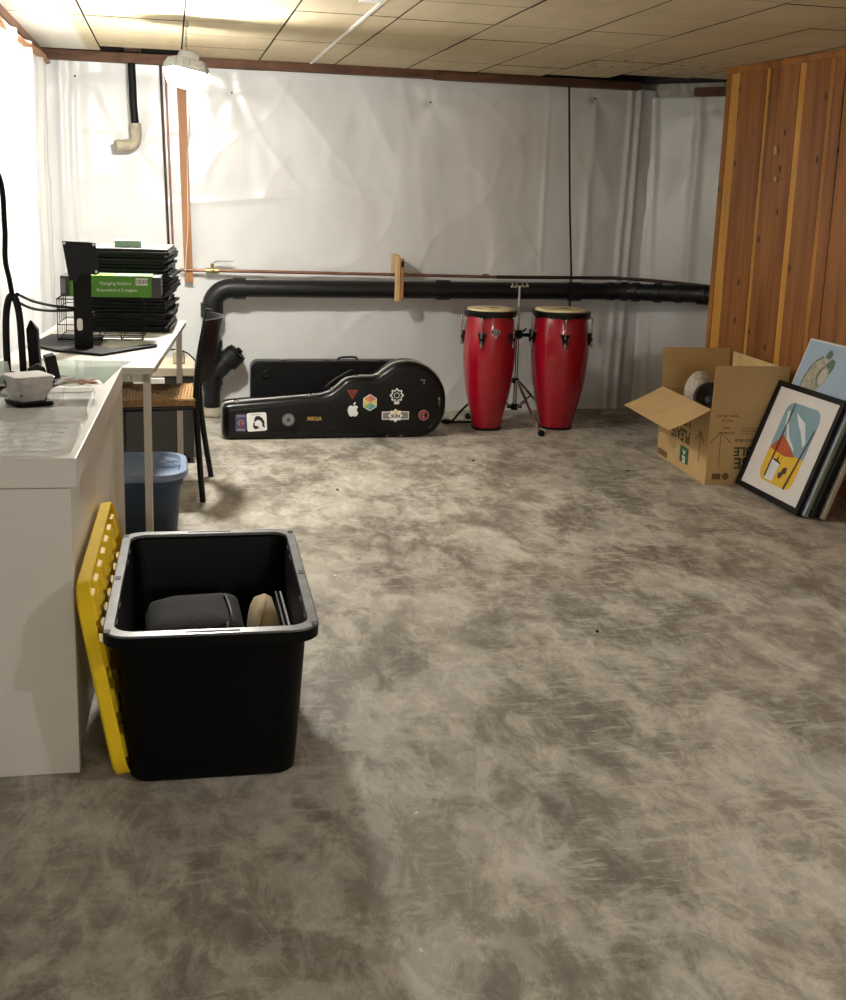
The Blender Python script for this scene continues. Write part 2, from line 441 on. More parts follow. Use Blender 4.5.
# shell of the room beyond the frame
struct(MB().box((-1.0, 2.0, 0), (-.76, 7.3, CEIL)), 'wall_left_core', 'concrete')
struct(MB().box((-1.5, -3.1, 0), (-1.4, 2.0, CEIL)).box((-1.5, 2.0, 0), (-.76, 2.1, CEIL)), 'wall_side', 'paint')
struct(MB().box((-1.5, -3.2, 0), (5.2, -3.1, CEIL)), 'wall_front', 'paint')

# ---- panelled wall: boards between pale sapwood strips
WA = Vector((2.975, 6.05)); WD = Vector((.0966, -1)).normalized(); WN = Vector((-WD.y, WD.x)) * -1   # WN points away from the room
if WN.x < 0: WN = -WN
def wp(s_, n_, z): p = WA + WD * s_ + WN * n_; return (p.x, p.y, z)
pw = MB()
seams = [(.0, .045, 0), (.045, .13, 1), (.13, .38, 0), (.38, .41, 1), (.41, .66, 0), (.66, .71, 1), (.71, .90, 0), (.90, .935, 2), (.935, 1.012, 0), (1.018, 1.26, 0)]
s_ = 1.26; kk = 0
while s_ < 8.6:
    wd = (.30, .07, .26, .06)[kk % 4]; seams.append((s_, s_ + wd, kk % 2)); s_ += wd; kk += 1
for a, c, k in seams:
    pw.k = k if k else (3 if int(a*100) % 2 else 0); d = .0 if k != 1 else .002
    pts = [wp(a + .0015, d, 0), wp(c - .0015, d, 0), wp(c - .0015, .025, 0), wp(a + .0015, .025, 0)]
    pw.loft([[(x, y, 0) for x, y, _ in pts], [(x, y, 2.05) for x, y, _ in pts]])
pw.k = 0
pts = [wp(-.004, .022, 0), wp(8.7, .022, 0), wp(8.7, .12, 0), wp(-.004, .12, 0)]
pw.loft([[(x, y, 0) for x, y, _ in pts], [(x, y, 2.07) for x, y, _ in pts]])
wr = struct(pw, 'wall_right', ['board', 'sap', 'sapdull', 'board2'])
tr = MB(); pts = [wp(-.015, -.012, 0), wp(8.7, -.012, 0), wp(8.7, .02, 0), wp(-.015, .02, 0)]
tr.loft([[(x, y, 2.042) for x, y, _ in pts], [(x, y, 2.0745) for x, y, _ in pts]])
struct(tr, 'trim_1', 'board', bevel=.003)
# wood wall beyond corner end: right room shell
struct(MB().box((3.9, -3.2, 0), (4.0, -2.0, CEIL)), 'wall_right_end', 'paint')

# ---- ceiling of staggered tiles on dark battens
ct = MB(); col0 = [-.80, -.36, .07, .508, .946, 1.374, 1.797, 2.203, 2.60, 3.02, 3.44, 3.86, 4.3]
jit = random.Random(3)
for i in range(len(col0) - 1):
    x0, x1 = col0[i], col0[i+1]
    yend = {0: 6.88, 1: 6.66, 7: 6.86, 8: 6.64}.get(i, 6.95)
    y = -3.2 - (.0 if i % 2 else .5) + .4935
    y = [5.0, 6.48, 6.45, 6.95, 6.5, 6.0, 6.5, 6.03, 5.55, 6.0, 6.3, 6.5][i] - .985 * 12
    while y < yend:
        ya, yb = max(y, -3.2), min(y + .985, yend)
        if yb > ya + .02:
            ymid = (ya + yb) / 2 if yb - ya > .9 else None
            for (p, q_) in ([(ya, ymid), (ymid, yb)] if ymid else [(ya, yb)]):
                dz = jit.uniform(0, .0025)
                g = .0042; gg = .0028
                n0 = len(ct.f); ct.box((x0 + g, p + gg, CEIL + dz), (x1 - g, q_ - gg, CEIL + .012))
                for q9 in range(n0 + 1, len(ct.f)): ct.mi[q9] = 1
        y += .985
ct.k = 1; ct.box((-1.6, -3.2, CEIL + .0125), (5.2, 6.6, CEIL + .06)); ct.box((-1.6, 6.6, CEIL + .07), (5.2, 7.6, CEIL + .1)); ct.box((2.9, 6.6, CEIL + .002), (5.2, 7.6, CEIL + .07)); ct.box((-1.6, 6.6, CEIL + .002), (-.9, 7.6, CEIL + .07))
ct.box((-.9, 7.045, 2.083), (2.9, 7.1, 2.2))  # dark box painting the shade in the gap above the back wall
ct.k = 0
struct(ct, 'ceiling', ['tile', 'void'])
bt = MB()
for (xa, xb, ya, yb) in ((-.24, -.15, 6.62, 7.0), (2.48, 2.56, 6.6, 7.0)): bt.box((xa, ya, CEIL + .013), (xb, yb, CEIL + .05))
struct(bt, 'trim_2', 'beam')

# ---- plate along the top of the back wall, short broken piece in the corner, left joist, unseen light-blocking header
struct(MB().box((-.70, 6.96, 2.028), (.55, 7.04, CEIL + .006)).box((.552, 6.955, 2.03), (1.55, 7.04, CEIL + .004)).box((1.552, 6.96, 2.026), (2.86, 7.04, CEIL - .002)), 'trim_3', 'beam', bevel=.003)
b = MB(); p0 = D0 + DD*.34 + DN*.10; p1 = D0 + DD*.70 + DN*.10; q0 = p0 + DN*.05; q1 = p1 + DN*.05
b.prism([(p0.x, p0.y), (p1.x, p1.y), (q1.x, q1.y), (q0.x, q0.y)], 1.985, 2.035); struct(b, 'trim_4', 'beam', bevel=.003)
b = MB(); ys = [3.0 + .05*i for i in range(81)]
b.box((-.76, 2.0, 2.035), (-.675, 6.96, CEIL - .001)); struct(b, 'trim_5', 'beam', bevel=.003)
b = MB(); ring = []
for y in ys:
    e = .025 * math.sin(y * 3.1) + .012 * noise.noise(Vector((y*6, 0, 0)))
    ring.append([(-.735, y, 1.985 + e*.5), (-.655 + e, y, 2.0 + e*.3), (-.66 + e, y, 2.015), (-.735, y, 2.036)])
b.loft(ring); struct(b, 'trim_6', 'stud', smooth=False)
struct(MB().box((1.4, 1.30, 1.636), (3.40, 1.36, CEIL - .001)), 'light_blocker', 'paint')  # unseen header added to keep the right bulb's light off the far floor
o = MB().box((.797, 4.1, CEIL - .005), (.814, 6.93, CEIL - .0005)).box((.715, 4.3, CEIL - .007), (.796, 4.6, CEIL - .0005)).build('light_streak_strip', 'paper', bevel=.001)  # flat pale pieces added to stand for a streak of light
tag(o, 'narrow pale strip standing in for a streak of light along the ceiling tiles towards the back wall', 'strip')
# upright stud over the sheeting
b = MB(); b.prism([(.043, 2.03), (.092, 2.03), (.126, .80), (.077, .80)], 7.0, 7.035, 'y'); struct(b, 'trim_8', 'stud', bevel=.002)

# ================================================================== HANGING LIGHT
t = thing('hanging_light', 'small grey hexagonal utility light glowing white, hung from the ceiling by a chain', 'lamp', (.078, 5.42, 1.85), (math.radians(-13), math.radians(10), math.radians(12)))
hx = [(-.105, 0), (-.07, .052), (.07, .052), (.105, 0), (.07, -.052), (-.07, -.052)]
def sc(p, k, kk=None): return [(x*k, y*(kk or k)) for x, y in p]
b = MB(); b.loft([at(sc(hx, .99), -.004), at(sc(hx, 1.02), -.004), at(hx, .02), at(sc(hx, .86), .05), at(sc(hx, .55, .7), .056)], cap0=False)
b.build('housing', 'lampgrey', t, bevel=.003)
b = MB(); b.box((-.042, -.03, .054), (.042, .03, .088)); b.loft([at(rr(.05, .035, .01, 4), .088), at(rr(.035, .025, .01, 4), .1)])
b.build('driver_box', 'lampgrey', t, bevel=.004)
b = MB()
for k in range(5): b.box((-.06 + k*.028, -.056, .02), (-.052 + k*.028, .056, .045))
b.build('cooling_fins', 'lampgrey', t)
b = MB(); b.loft([at(sc(hx, .97), .004), at(sc(hx, .96, .96), -.010), at(sc(hx, .76, .62), -.062)]); b.build('diffuser', 'glow', t, bevel=.003)
b = MB(); b.prism([(.088, .012), (.105, .005), (.092, -.062), (.085, -.062)], -.04, .04, 'y'); b.build('end_cap', 'whitem', t)
ch = MB(); z = .1
Ri = t.rotation_euler.to_matrix().inverted()
for k in range(9):
    lk = []; o = Vector((0, 0, .105 + k * .0135))
    for j in range(11):
        a = 2*math.pi*j/10; lk.append(Vector((.0035*math.cos(a), 0, .0085*math.sin(a))) if k % 2 else Vector((0, .0035*math.cos(a), .0085*math.sin(a))))
    ch.tube([Ri @ (o + q) for q in lk], .0011, 6, False)
ch.tube([Ri @ Vector(p) for p in spline([(0, 0, .219), (.008, 0, .211), (.01, 0, .2), (.003, 0, .192), (-.004, 0, .198)])], .0016, 6)
ch.build('hanging_chain', 'nail', t, smooth=True)
b = MB().tube([Ri @ Vector(p) for p in spline([(.02, 0, -.02), (.012, .3, -.12), (.03, 1.2, -.2), (.02, 1.53, -.35), (.02, 1.56, -.7), (.0, 1.565, -1.0)])], .0022, 6)
b.build('power_cord', 'whitem', t, smooth=True)

# ================================================================== PIPES ON THE BACK WALL
t = thing('vent_pipe', 'short black pipe with a taped white elbow, high on the sheeting near the left corner', 'pipe')
MB().tube([(-.205, 6.99, 2.06), (-.198, 6.99, 1.80), (-.188, 6.99, 1.66)], .022, 14).build('pipe', 'blackm', t, smooth=True, auto=40)
b = MB(); b.tube(spline([(-.188, 6.99, 1.70), (-.186, 6.99, 1.63), (-.20, 6.98, 1.585), (-.235, 6.97, 1.575), (-.275, 6.96, 1.575)]), .031, 14)
b.cyl((-.188, 6.99, 1.655), (-.187, 6.99, 1.68), .032); b.cyl((-.225, 6.97, 1.577), (-.25, 6.965, 1.575), .033); b.cyl((-.275, 6.96, 1.575), (-.30, 6.95, 1.572), .033, .03)
tag(b.build('elbow', 'duct', t, smooth=True, auto=40), 'white taped elbow fitting')
t = thing('riser_pipe', 'pair of thin dark upright pipes beside the orange stud', 'pipe')
MB().cyl((-.045, 7.0, 2.05), (-.012, 7.0, .99), .0075).build('pipe', 'dkcopper', t, smooth=True, auto=40)
MB().cyl((-.018, 7.015, 2.05), (.012, 7.015, .99), .006).build('pipe', 'copper', t, smooth=True, auto=40)

t = thing('drain_pipe', 'thick black drain pipe running along the back wall and down to the floor', 'pipe')
dy = 6.955; R_ = .052
run = [(.345, dy, .772), (1.5, dy, .776), (2.70, dy, .783)]
bend = spline([(2.70, dy, .783), (2.82, dy - .03, .786), (2.93, dy - .13, .79), (3.18, 6.62, .80), (3.32, 6.44, .80)], 8)
MB().tube(run, R_, 28).build('pipe_run', 'abs', t, smooth=True, auto=40)
MB().tube(bend, R_ * 1.02, 28).build('pipe_run', 'abs', t, smooth=True, auto=40)
b = MB(); el = [(.232, dy, .60 + .0)] + [(.232 + .115*(1 - math.cos(a)), dy, .657 + .115*math.sin(a)) for a in [math.pi/2*k/10 for k in range(11)]] + [(.40, dy, .772)]
b.tube(el, R_ * 1.12, 28); b.cyl((.232, dy, .685), (.232, dy, .60), R_*1.28, n=28); b.cyl((.36, dy, .772), (.43, dy, .772), R_*1.25, n=28)
b.build('elbow', 'abs', t, smooth=True, auto=40)
MB().cyl((.232, dy, .62), (.229, dy, .42), R_, n=28).build('pipe_drop', 'abs', t, smooth=True, auto=40)
MB().cyl((.228, dy, .22), (.228, dy, .06), R_*.98, n=28).build('pipe_drop', 'abs', t, smooth=True, auto=40)
b = MB(); b.cyl((.229, dy, .46), (.229, dy, .16), R_*1.08, n=28); b.cyl((.229, dy, .46), (.229, dy, .42), R_*1.25, n=28); b.cyl((.229, dy, .25), (.229, dy, .19), R_*1.25, n=28)
dirw = Vector((.70, -.10, .70)).normalized(); p0 = Vector((.229, dy, .24)); b.tube([p0, p0 + dirw*.17], R_*1.0, 28); b.tube([p0 + dirw*.13, p0 + dirw*.205], R_*1.28, 28)
b.build('wye_fitting', 'abs', t, smooth=True, auto=40)
b = MB(); b.tube([p0 + dirw*.205, p0 + dirw*.22], R_*1.15, 24); b.tube([p0 + dirw*.22, p0 + dirw*.242], .02, 4); b.build('cleanout_plug', 'blackm', t)
b = MB(); b.lathe([(0, .07), (.02, .066), (.04, .058), (.055, .056)], (.228, dy, .0), 24); b.build('floor_tape', 'duct', t, smooth=True)
for x0, x1 in ((1.60, 1.68), (2.46, 2.53)):
    MB().cyl((x0, dy, .7775), (x1, dy, .778), R_*1.17, n=28).build('coupling', 'abs', t, smooth=True, auto=40)
def ringat(i, wd, k):
    p = bend[i]; q = (bend[i+1] - bend[i-1]).normalized()
    MB().tube([p - q*wd, p + q*wd], R_*k, 28).build('coupling', 'abs', t, smooth=True, auto=40)
for i, wd, k in ((3, .02, 1.12), (8, .02, 1.18), (13, .018, 1.16), (18, .02, 1.2), (21, .018, 1.14), (25, .03, 1.18)): ringat(i, wd, k)

t = thing('water_pipe', 'thin copper water pipe running just above the black drain pipe', 'pipe')
MB().tube([(.05, 7.0, .873), (1.2, 7.0, .866), (2.0, 7.0, .860)], .0095, 12).build('pipe', 'copper', t, smooth=True, auto=40)
MB().tube([(1.99, 7.0, .860)] + spline([(2.2, 7.0, .861), (2.68, 6.99, .865), (2.80, 6.97, .866), (3.0, 6.82, .862), (3.2, 6.58, .855), (3.3, 6.45, .85)]), .0105, 12).build('pipe', 'dkcopper', t, smooth=True, auto=40)
b = MB(); b.cyl((.20, 7.0, .872), (.275, 7.0, .872), .017, n=16); b.ball((.237, 7.0, .874), (.02, .02, .021)); b.cyl((.237, 7.0, .88), (.237, 6.99, .915), .009); vv = b.build('valve', 'brass', t, smooth=True, auto=40)
b = MB(); b.prism([(.232, .91), (.245, .915), (.27, .925), (.36, .926), (.36, .932), (.265, .932), (.24, .922)], 6.985, 6.997, 'y'); b.build('valve_handle', 'chrome', vv)
for x in (1.38, 1.9): MB().cyl((x, 7.0, .865), (x + .04, 7.0, .865), .013).build('coupling', 'copper', t, smooth=True, auto=40)

t = thing('wood_bracket', 'short raw wood block strapped upright over both pipes on the back wall', 'wood block', (1.345, 6.9, .72))
MB().box((-.022, -.03, -.01), (.006, -.001, .27)).box((-.022, -.001, .16), (.006, .13, .27)).build('back_block', 'raw', t, bevel=.003)
MB().box((.008, -.035, .0), (.028, -.002, .25)).build('front_block', 'stud', t, bevel=.002)
MB().box((.01, -.037, .2), (.026, -.034, .235)).build('slot', 'blackm', t)

o = MB().tube(spline([(2.384, 6.95, 2.025), (2.405, 6.95, 1.7), (2.428, 6.95, 1.35), (2.450, 6.94, 1.04), (2.446, 6.89, .86), (2.444, 6.885, .75), (2.45, 6.90, .55)]), .0062, 8).build('hanging_cable', 'blackm', smooth=True)
tag(o, 'black cable hanging straight down the back wall behind the right drum', 'cable')

# nails and holes in the sheeting
for i, (a, z_) in enumerate(NAILS[:4]):
    h = folds(a, z_) + back_extra(a, z_)
    o = MB().cyl((a, 7.07 - h - .012, z_), (a, 7.07 - h + .004, z_), .006, n=10).build('nail', 'nail')
    tag(o, ['nail head in the sheeting just right of the hanging light', 'nail head in the sheeting above the wood block', 'nail head in the sheeting by the left corner', 'nail head in the sheeting near the right corner'][i], 'nail')

# ================================================================== WHITE DESK
DX0, DX1, DY0, DY1, DH = -.626, -.213, 2.605, 3.965, .760
t = thing('white_desk', 'long white laminate desk along the left wall, its end panel facing the room', 'desk', (DX0, DY0, 0), (0, 0, math.radians(-2.0)))
L, W_ = DY1 - DY0, DX1 - DX0
MB().box((0, 0, DH - .067), (W_, L, DH)).build('desk_top', 'white', t, bevel=.0025)
MB().box((0.004, .002, 0), (W_ - .014, .035, DH - .0685)).build('end_panel', 'white', t, bevel=.0015)
MB().box((0.004, L - .035, 0), (W_ - .002, L - .002, DH - .0685)).build('end_panel', 'white', t, bevel=.0015)
MB().box((W_ - .04, .037, .02), (W_ - .022, L - .037, DH - .0685)).build('modesty_panel', 'white', t, bevel=.0015)

# ================================================================== WHITE TABLE BEHIND THE DESK
TA = math.radians(-5.0)
t = thing('work_table', 'small birch-topped table on white metal legs at the far end of the desk', 'table', (-.063, 4.02, 0), (0, 0, TA))
TW, TL = .545, 1.45
b = MB().box((-TW, 0, .722), (0, TL, .742)); b.build('table_top', 'white', t, bevel=.002)
b = MB().box((-TW + .002, -.001, .7425), (.0, TL - .002, .7445)); tag(b.build('top_laminate', 'white', t), 'white worn laminate surface')
for x in (-.042, -TW + .02):
    for y in (.03, TL - .06):
        MB().box((x, y, 0), (x + .025, y + .025, .72)).build('leg', 'whitem', t, bevel=.002)
b = MB().box((-TW + .02, .03, .69), (-.02, .05, .721)); b.box((-TW + .02, TL - .05, .69), (-.02, TL - .03, .721)); b.box((-.045, .03, .695), (-.025, TL - .03, .721))
b.build('rail', 'whitem', t)
MB().cyl((-.085, .029, .705), (-.085, .022, .705), .006).build('screw', 'chrome', t)
tq = Matrix.Translation((-.063, 4.02, 0)) @ Matrix.Rotation(TA, 4, 'Z')
def onT(x, y, z=.7455): return tq @ Vector((x, y, z))

# glass sheet bridging desk and table
o = MB().prism([(-.46, 3.60), (-.205, 3.60), (-.165, 3.955), (-.14, 4.04), (-.44, 4.08)], DH + .0005, DH + .0045).build('glass_sheet', 'glassgreen', bevel=.001)
tag(o, 'pale green glass sheet lying across the desk end and the table', 'glass sheet')

# ================================================================== MONITOR STAND
mx, my = -.325, 4.46
t = thing('monitor_stand', 'black monitor stand without its screen, tall post on an angular flat base', 'stand', (mx, my, .7455), (0, 0, math.radians(4)))
b = MB(); b.prism([(-.20, .12), (-.10, -.05), (.06, -.17), (.27, .06), (.275, .09), (.24, .09), (.10, -.02), (.06, .03), (.08, .40), (-.13, .42)], 0, .009); b.build('base', 'blackm', t, bevel=.002)
b = MB()
pc = [(-.034, -.02), (.034, -.02), (.034, .02), (-.034, .02)]
b.loft([at(pc, .008), at([(x*.95, y) for x, y in pc], .2), at([(x*1.0, y + .01) for x, y in pc], .40)])
b.build('post', 'blackm', t, bevel=.005)
b = MB().prism(rr(.020, .046, .0099, 6, -.012, .098), -.0235, -.0212, 'y'); tag(b.build('cable_slot', 'paper', t), 'pale oval cable slot')
b = MB(); b.prism([(-.066, .405), (.052, .40), (.062, .288), (.052, .283), (.0, .287), (-.02, .26), (-.045, .262)], -.04, -.033, 'y')
b.box((-.03, -.034, .3), (.03, -.018, .38)); mp = b.build('mounting_plate', 'black', t, bevel=.002)
for x, z_ in ((-.058, .397), (.045, .393), (.052, .295)): MB().cyl((x, -.0415, z_), (x, -.0398, z_), .005).build('bolt_hole', 'paper', mp)

# ================================================================== STACK OF BLACK FRAMES
fw_, fd_ = .325, .45
proto = None; rnd = random.Random(12); z_ = .7455
base = onT(-.205, 1.215)
for i in range(24):
    h = .0135
    top = i == 23
    if proto is None:
        r0 = thing('picture_frame', 'thin black frame lying in the tall stack of identical frames on the table', 'picture frame', (0, 0, 0), group='black frames stacked on the table')
        b = MB(); b.box((-fw_/2, -fd_/2, 0), (fw_/2, -fd_/2 + .014, h - .0015)); b.box((-fw_/2, fd_/2 - .014, 0), (fw_/2, fd_/2, h - .0015))
        b.box((-fw_/2, -fd_/2 + .014, 0), (-fw_/2 + .014, fd_/2 - .014, h - .0015)); b.box((fw_/2 - .014, -fd_/2 + .014, 0), (fw_/2, fd_/2 - .014, h - .0015))
        b.build('frame_border', 'black', r0, bevel=.001)
        MB().box((-fw_/2 + .0145, -fd_/2 + .0145, .002), (fw_/2 - .0145, fd_/2 - .0145, .008)).build('backing_board', 'gdark', r0)
        proto = r0; o = r0
    else: o = copy_tree(proto)
    o.location = (base.x + rnd.uniform(-.010, .022), base.y + rnd.uniform(-.02, .02), z_)
    o.rotation_euler = (0, 0, TA + rnd.uniform(-.06, .05)); z_ += h + (.0005 if i not in (13, 17) else .002)
t = thing('picture_frame', 'frame with a pale grey sheet on it, topmost of the stack of black frames', 'picture frame', (base.x, base.y, z_), (0, 0, TA + .02))
MB().box((-fw_/2, -fd_/2, 0), (fw_/2, fd_/2, .008)).build('frame_border', 'black', t, bevel=.001)
MB().box((-fw_/2 + .003, -fd_/2 + .003, .0085), (fw_/2 - .003, fd_/2 - .003, .0105)).build('grey_sheet', 'greyp', t)
topz = z_ + .011
t = thing('small_carton', 'small green and cream carton lying on top of the frame stack', 'box', (base.x - .01, base.y - .10, topz), (0, 0, -.05))
MB().box((-.06, -.05, 0), (.05, .05, .028)).build('carton_body', ['greend'], t, bevel=.001)
b = MB().box((.0505, -.049, .001), (.0515, .049, .027)).box((-.059, -.049, .0285), (.05, .049, .0295)); b.build('carton_lid', 'paper', t)
# loose white sheets poking out of the stack
for k, (dx, dyy, zz, rz) in enumerate(((.03, .12, .985, -.15), (.035, .06, .94, -.22))):
    pass

# ================================================================== WIRE BASKET + FOLDER CARTON
t = thing('wire_basket', 'black wire basket standing on the table in front of the frame stack', 'basket', (-.272, 4.80, .7555), (0, 0, math.radians(-2)))
bw, bd, bh = .32, .27, .160
def wire(b, pts, r=.0019): b.tube(pts, r, 6)
b = MB()
for z0 in (.003, bh):
    wire(b, [(-bw/2, -bd/2, z0), (bw/2, -bd/2, z0), (bw/2, bd/2, z0), (-bw/2, bd/2, z0), (-bw/2, -bd/2, z0)], .0026)
b.build('rim_wire', 'blackm', t)
b = MB()
for k in range(5):
    x = -bw/2 + bw*k/4
    wire(b, [(x, -bd/2, bh), (x, -bd/2, .003), (x, bd/2, .003), (x, bd/2, bh)])
for k in range(1, 4):
    y = -bd/2 + bd*k/4; wire(b, [(-bw/2, y, bh), (-bw/2, y, .003), (bw/2, y, .003), (bw/2, y, bh)])
for z0 in (.06, .12): wire(b, [(-bw/2, -bd/2, z0), (bw/2, -bd/2, z0), (bw/2, bd/2, z0), (-bw/2, bd/2, z0), (-bw/2, -bd/2, z0)])
b.build('wire_mesh', 'blackm', t)
t = thing('folder_carton', 'long green carton of hanging folders lying across the wire basket', 'box', (-.225, 4.77, .7565 + bh + .004), (0, 0, math.radians(-2)))
b = MB().box((-.165, -.055, 0), (.15, .10, .082)); b.k = 1; b.box((.1505, -.054, .0), (.185, .099, .08)); ca = b.build('carton', ['green', 'gdark'], t, bevel=.0015)
MB().box((-.20, -.054, .0), (-.166, .099, .08)).build('carton_end', 'gdark', t, bevel=.001)
b = MB(); b.box((-.164, -.054, .0825), (.149, .099, .0835)); b.build('carton_lid', 'greend', t)
b = MB(); b.box((-.08, -.0545, .0838), (-.0, .07, .0846)); b.build('light_patch', 'greenl', t); b = MB(); b.box((.09, -.0545, .0838), (.148, .05, .0846)); b.build('light_patch', 'greenl', t)
X1 = basis((1, 0, 0), (0, 0, 1), (0, -1, 0), (.01, -.0556, .054)); X2 = basis((1, 0, 0), (0, 0, 1), (0, -1, 0), (.015, -.0556, .028))
b = MB(); text(b, 'Hanging folders', .019, X1, .0003); text(b, 'Suspendues à 5 onglets', .0165, X2, .0003); b.build('print', 'label', ca)
b = MB().box((.088, -.0562, .048), (.135, -.0552, .076)); b.k = 1
for k in range(9): b.box((.091 + k*.005, -.0566, .053), (.0925 + k*.005 + (k % 3)*.0007, -.0561, .07))
b.build('bar_code_label', ['label', 'inkblack'], ca)
MB().box((-.198, -.0556, .012), (-.18, -.0546, .07)).build('side_tag', 'greyt', t)

# ================================================================== THINGS ON THE DESK
zt = DH + .0008
t = thing('clamp_arm_base', 'black monitor arm base with a tall looped neck and loose knobs on the desk', 'monitor arm', (-.435, 3.60, zt))
b = MB(); b.prism([(-.16, -.19), (-.02, -.23), (.06, -.15), (.14, .06), (.10, .10), (-.06, .06), (-.16, .1)], 0, .012); b.build('base_plate', 'blackm', t, bevel=.003)
lp = spline([(-.053, .03, .008), (-.054, .03, .12), (-.051, .03, .20), (-.042, .03, .25), (-.032, .03, .262), (-.022, .03, .25), (-.013, .03, .20), (-.010, .03, .12), (-.008, .03, .008)])
b = MB().tube(lp, .0105, 10); b.build('loop_neck', 'black', t, smooth=True)
b = MB(); pg = [(-.02, -.014), (.016, -.016), (.02, .012), (-.016, .016)]
b.loft([at([(x*.9 + .022, y + .09) for x, y in pg], .01), at([(x*.9 + .016, y + .09) for x, y in pg], .155), at([(.012 + x*.15, .09 + y*.15) for x, y in pg], .182)]); b.build('upright_bracket', 'black', t, bevel=.002)
b = MB(); b.X = Matrix.Translation((.085, .0, .012)) @ Euler((.1, -.2, .3)).to_matrix().to_4x4(); b.box((-.016, -.018, 0), (.016, .018, .08)); b.build('clamp_jaw', 'black', t, bevel=.004)
b = MB(); b.X = Matrix.Translation((.04, -.0, .012)) @ Euler((.3, -.4, .6)).to_matrix().to_4x4(); b.box((-.02, -.02, 0), (.02, .02, .045)); b.build('clamp_jaw', 'black', t, bevel=.004)
b = MB(); b.cyl((-.03, -.09, .012), (-.03, -.09, .03), .03); b.cyl((-.03, -.09, .03), (-.02, -.1, .045), .012); b.build('knob', 'black', t, smooth=True, auto=40)
MB().tube(spline([(-.08, -.14, .016), (-.03, -.16, .02), (.02, -.15, .018), (.04, -.11, .016)]), .005, 8).build('screw_rod', 'chrome', t, smooth=True)

o = MB().tube(spline([(-.66, 3.2, 1.62), (-.56, 3.45, 1.47), (-.475, 3.50, 1.38), (-.462, 3.50, 1.24), (-.467, 3.52, 1.14), (-.466, 3.58, 1.075), (-.467, 3.63, 1.03)]), .0075, 8).build('power_cable', 'blackm', smooth=True)
tag(o, 'black cable curving down past the left edge to the looped monitor arm neck', 'cable')
for k, (dz, lb) in enumerate(((0, 'black cord from the arm loop to the monitor post, upper of the two'), (-.016, 'black cord from the arm loop to the monitor post, lower of the two'))):
    o = MB().tube(spline([(-.452, 3.63, 1.028 + dz*1.5), (-.43, 3.85, .985 + dz*1.5), (-.39, 4.15, .94 + dz), (-.355, 4.44, .905 + dz*.5)]), .0048, 8).build('signal_cord', 'blackm', smooth=True); tag(o, lb, 'cable')

t = thing('wrapped_cup', 'square film-wrapped white bundle with an open top at the left edge of the desk', 'wrapped bundle', (-.385, 3.25, zt + .003), (0, 0, .5))
def sq(k, z, ji=0): return [(x*k + jit.uniform(-ji, ji), y*k + jit.uniform(-ji, ji), z + jit.uniform(-ji, ji)*.5) for x, y in rr(1, 1, .12, 3)]
b = MB(); b.loft([sq(.07, .012, .008), sq(.08, .028, .009), sq(.09, .045, .008), sq(.102, .062, .006), sq(.112, .078, .001), sq(.104, .080), sq(.07, .066)]); b.build('film_wrap', 'foil', t, smooth=True, auto=30)
b = MB(); b.loft([sq(.106, .0785), sq(.106, .0815)]); b.k = 0; b.build('white_top', 'paper', t, bevel=.001)
b = MB(); b.loft([sq(.1, .0, .002), sq(.105, .008, .002), sq(.1, .0115, .001)]); b.build('dark_tray', 'blackm', t)

t = thing('acrylic_tray', 'low clear plastic tray with thin walls on the near part of the desk', 'tray', (-.33, 3.19, zt))
x0, x1, y0, y1, h = -.13, .112, -.16, .15, .032; e = .0025
MB().box((x0, y0, 0), (x1, y1, e)).build('tray_floor', 'glassy', t)
b = MB().box((x0, y0, e), (x1, y0 + e, h)).box((x0, y1 - e, e), (x1, y1, h)).box((x0, y0 + e, e), (x0 + e, y1 - e, h)).box((x1 - e, y0 + e, e), (x1, y1 - e, h)).box((.03, y0 + e, e), (.03 + e, y1 - e, h))
b.build('tray_wall', 'glassy', t)
t = thing('clear_lid', 'large clear ribbed plastic lid lying flat at the near end of the desk', 'lid', (-.33, 2.80, zt), (0, 0, -.03))
b = MB(); b.loft([at(rr(.21, .36, .04), 0), at(rr(.20, .35, .04), .012), at(rr(.17, .32, .03), .012), at(rr(.165, .315, .03), .008)]); b.build('lid_shell', 'glassy', t, smooth=True, auto=30)
b = MB()
for k in range(6): b.tube([(-.075, -.14 + k*.055, .0125), (.075, -.15 + k*.055, .0125)], .0022, 6)
for k in range(3): b.tube([(-.05 + k*.05, -.15, .0125), (-.05 + k*.05, .15, .0125)], .0018, 6)
b.build('ribs', 'glassy', t, smooth=True)
t = thing('snack_bag', 'clear bag holding small orange and olive pieces, lying in the plastic tray', 'bag', (-.262, 3.36, zt + .034), (0, 0, .1))
vs = []; fs = []; n = 14
for sgn in (1, -1):
    for j in range(n + 1):
        for i in range(n + 1):
            u, v_ = i/n*2 - 1, j/n*2 - 1; e = max(0, (1 - u**4) * (1 - v_**4))
            vs.append((u*.065, v_*.05, .012 + sgn * (.011*e) + .003*noise.noise(Vector((u*3, v_*3, sgn)))*e))
for q_ in (0, (n+1)**2):
    for j in range(n):
        for i in range(n):
            a = q_ + j*(n+1) + i; fs.append((a, a+1, a+n+2, a+n+1))
MB().add(vs, fs).build('bag_film', 'glassy', t, smooth=True)
b = MB(); rs = random.Random(5)
for k in range(16):
    b.k = 1 if k % 5 == 0 else 0; b.ball((rs.uniform(-.045, .045), rs.uniform(-.03, .03), .010 + rs.uniform(0, .006)), (rs.uniform(.008, .014), rs.uniform(.006, .01), .004), 8, 5)
tag(b.build('snack_pieces', ['orange', 'olive'], t, smooth=True), kind='stuff')
o = MB().box((-.09, -.06, 0), (.07, .06, .0012)).build('paper_sheet', 'paper', world=Matrix.Translation((-.30, 3.50, zt + .0005)) @ Matrix.Rotation(.15, 4, 'Z'))
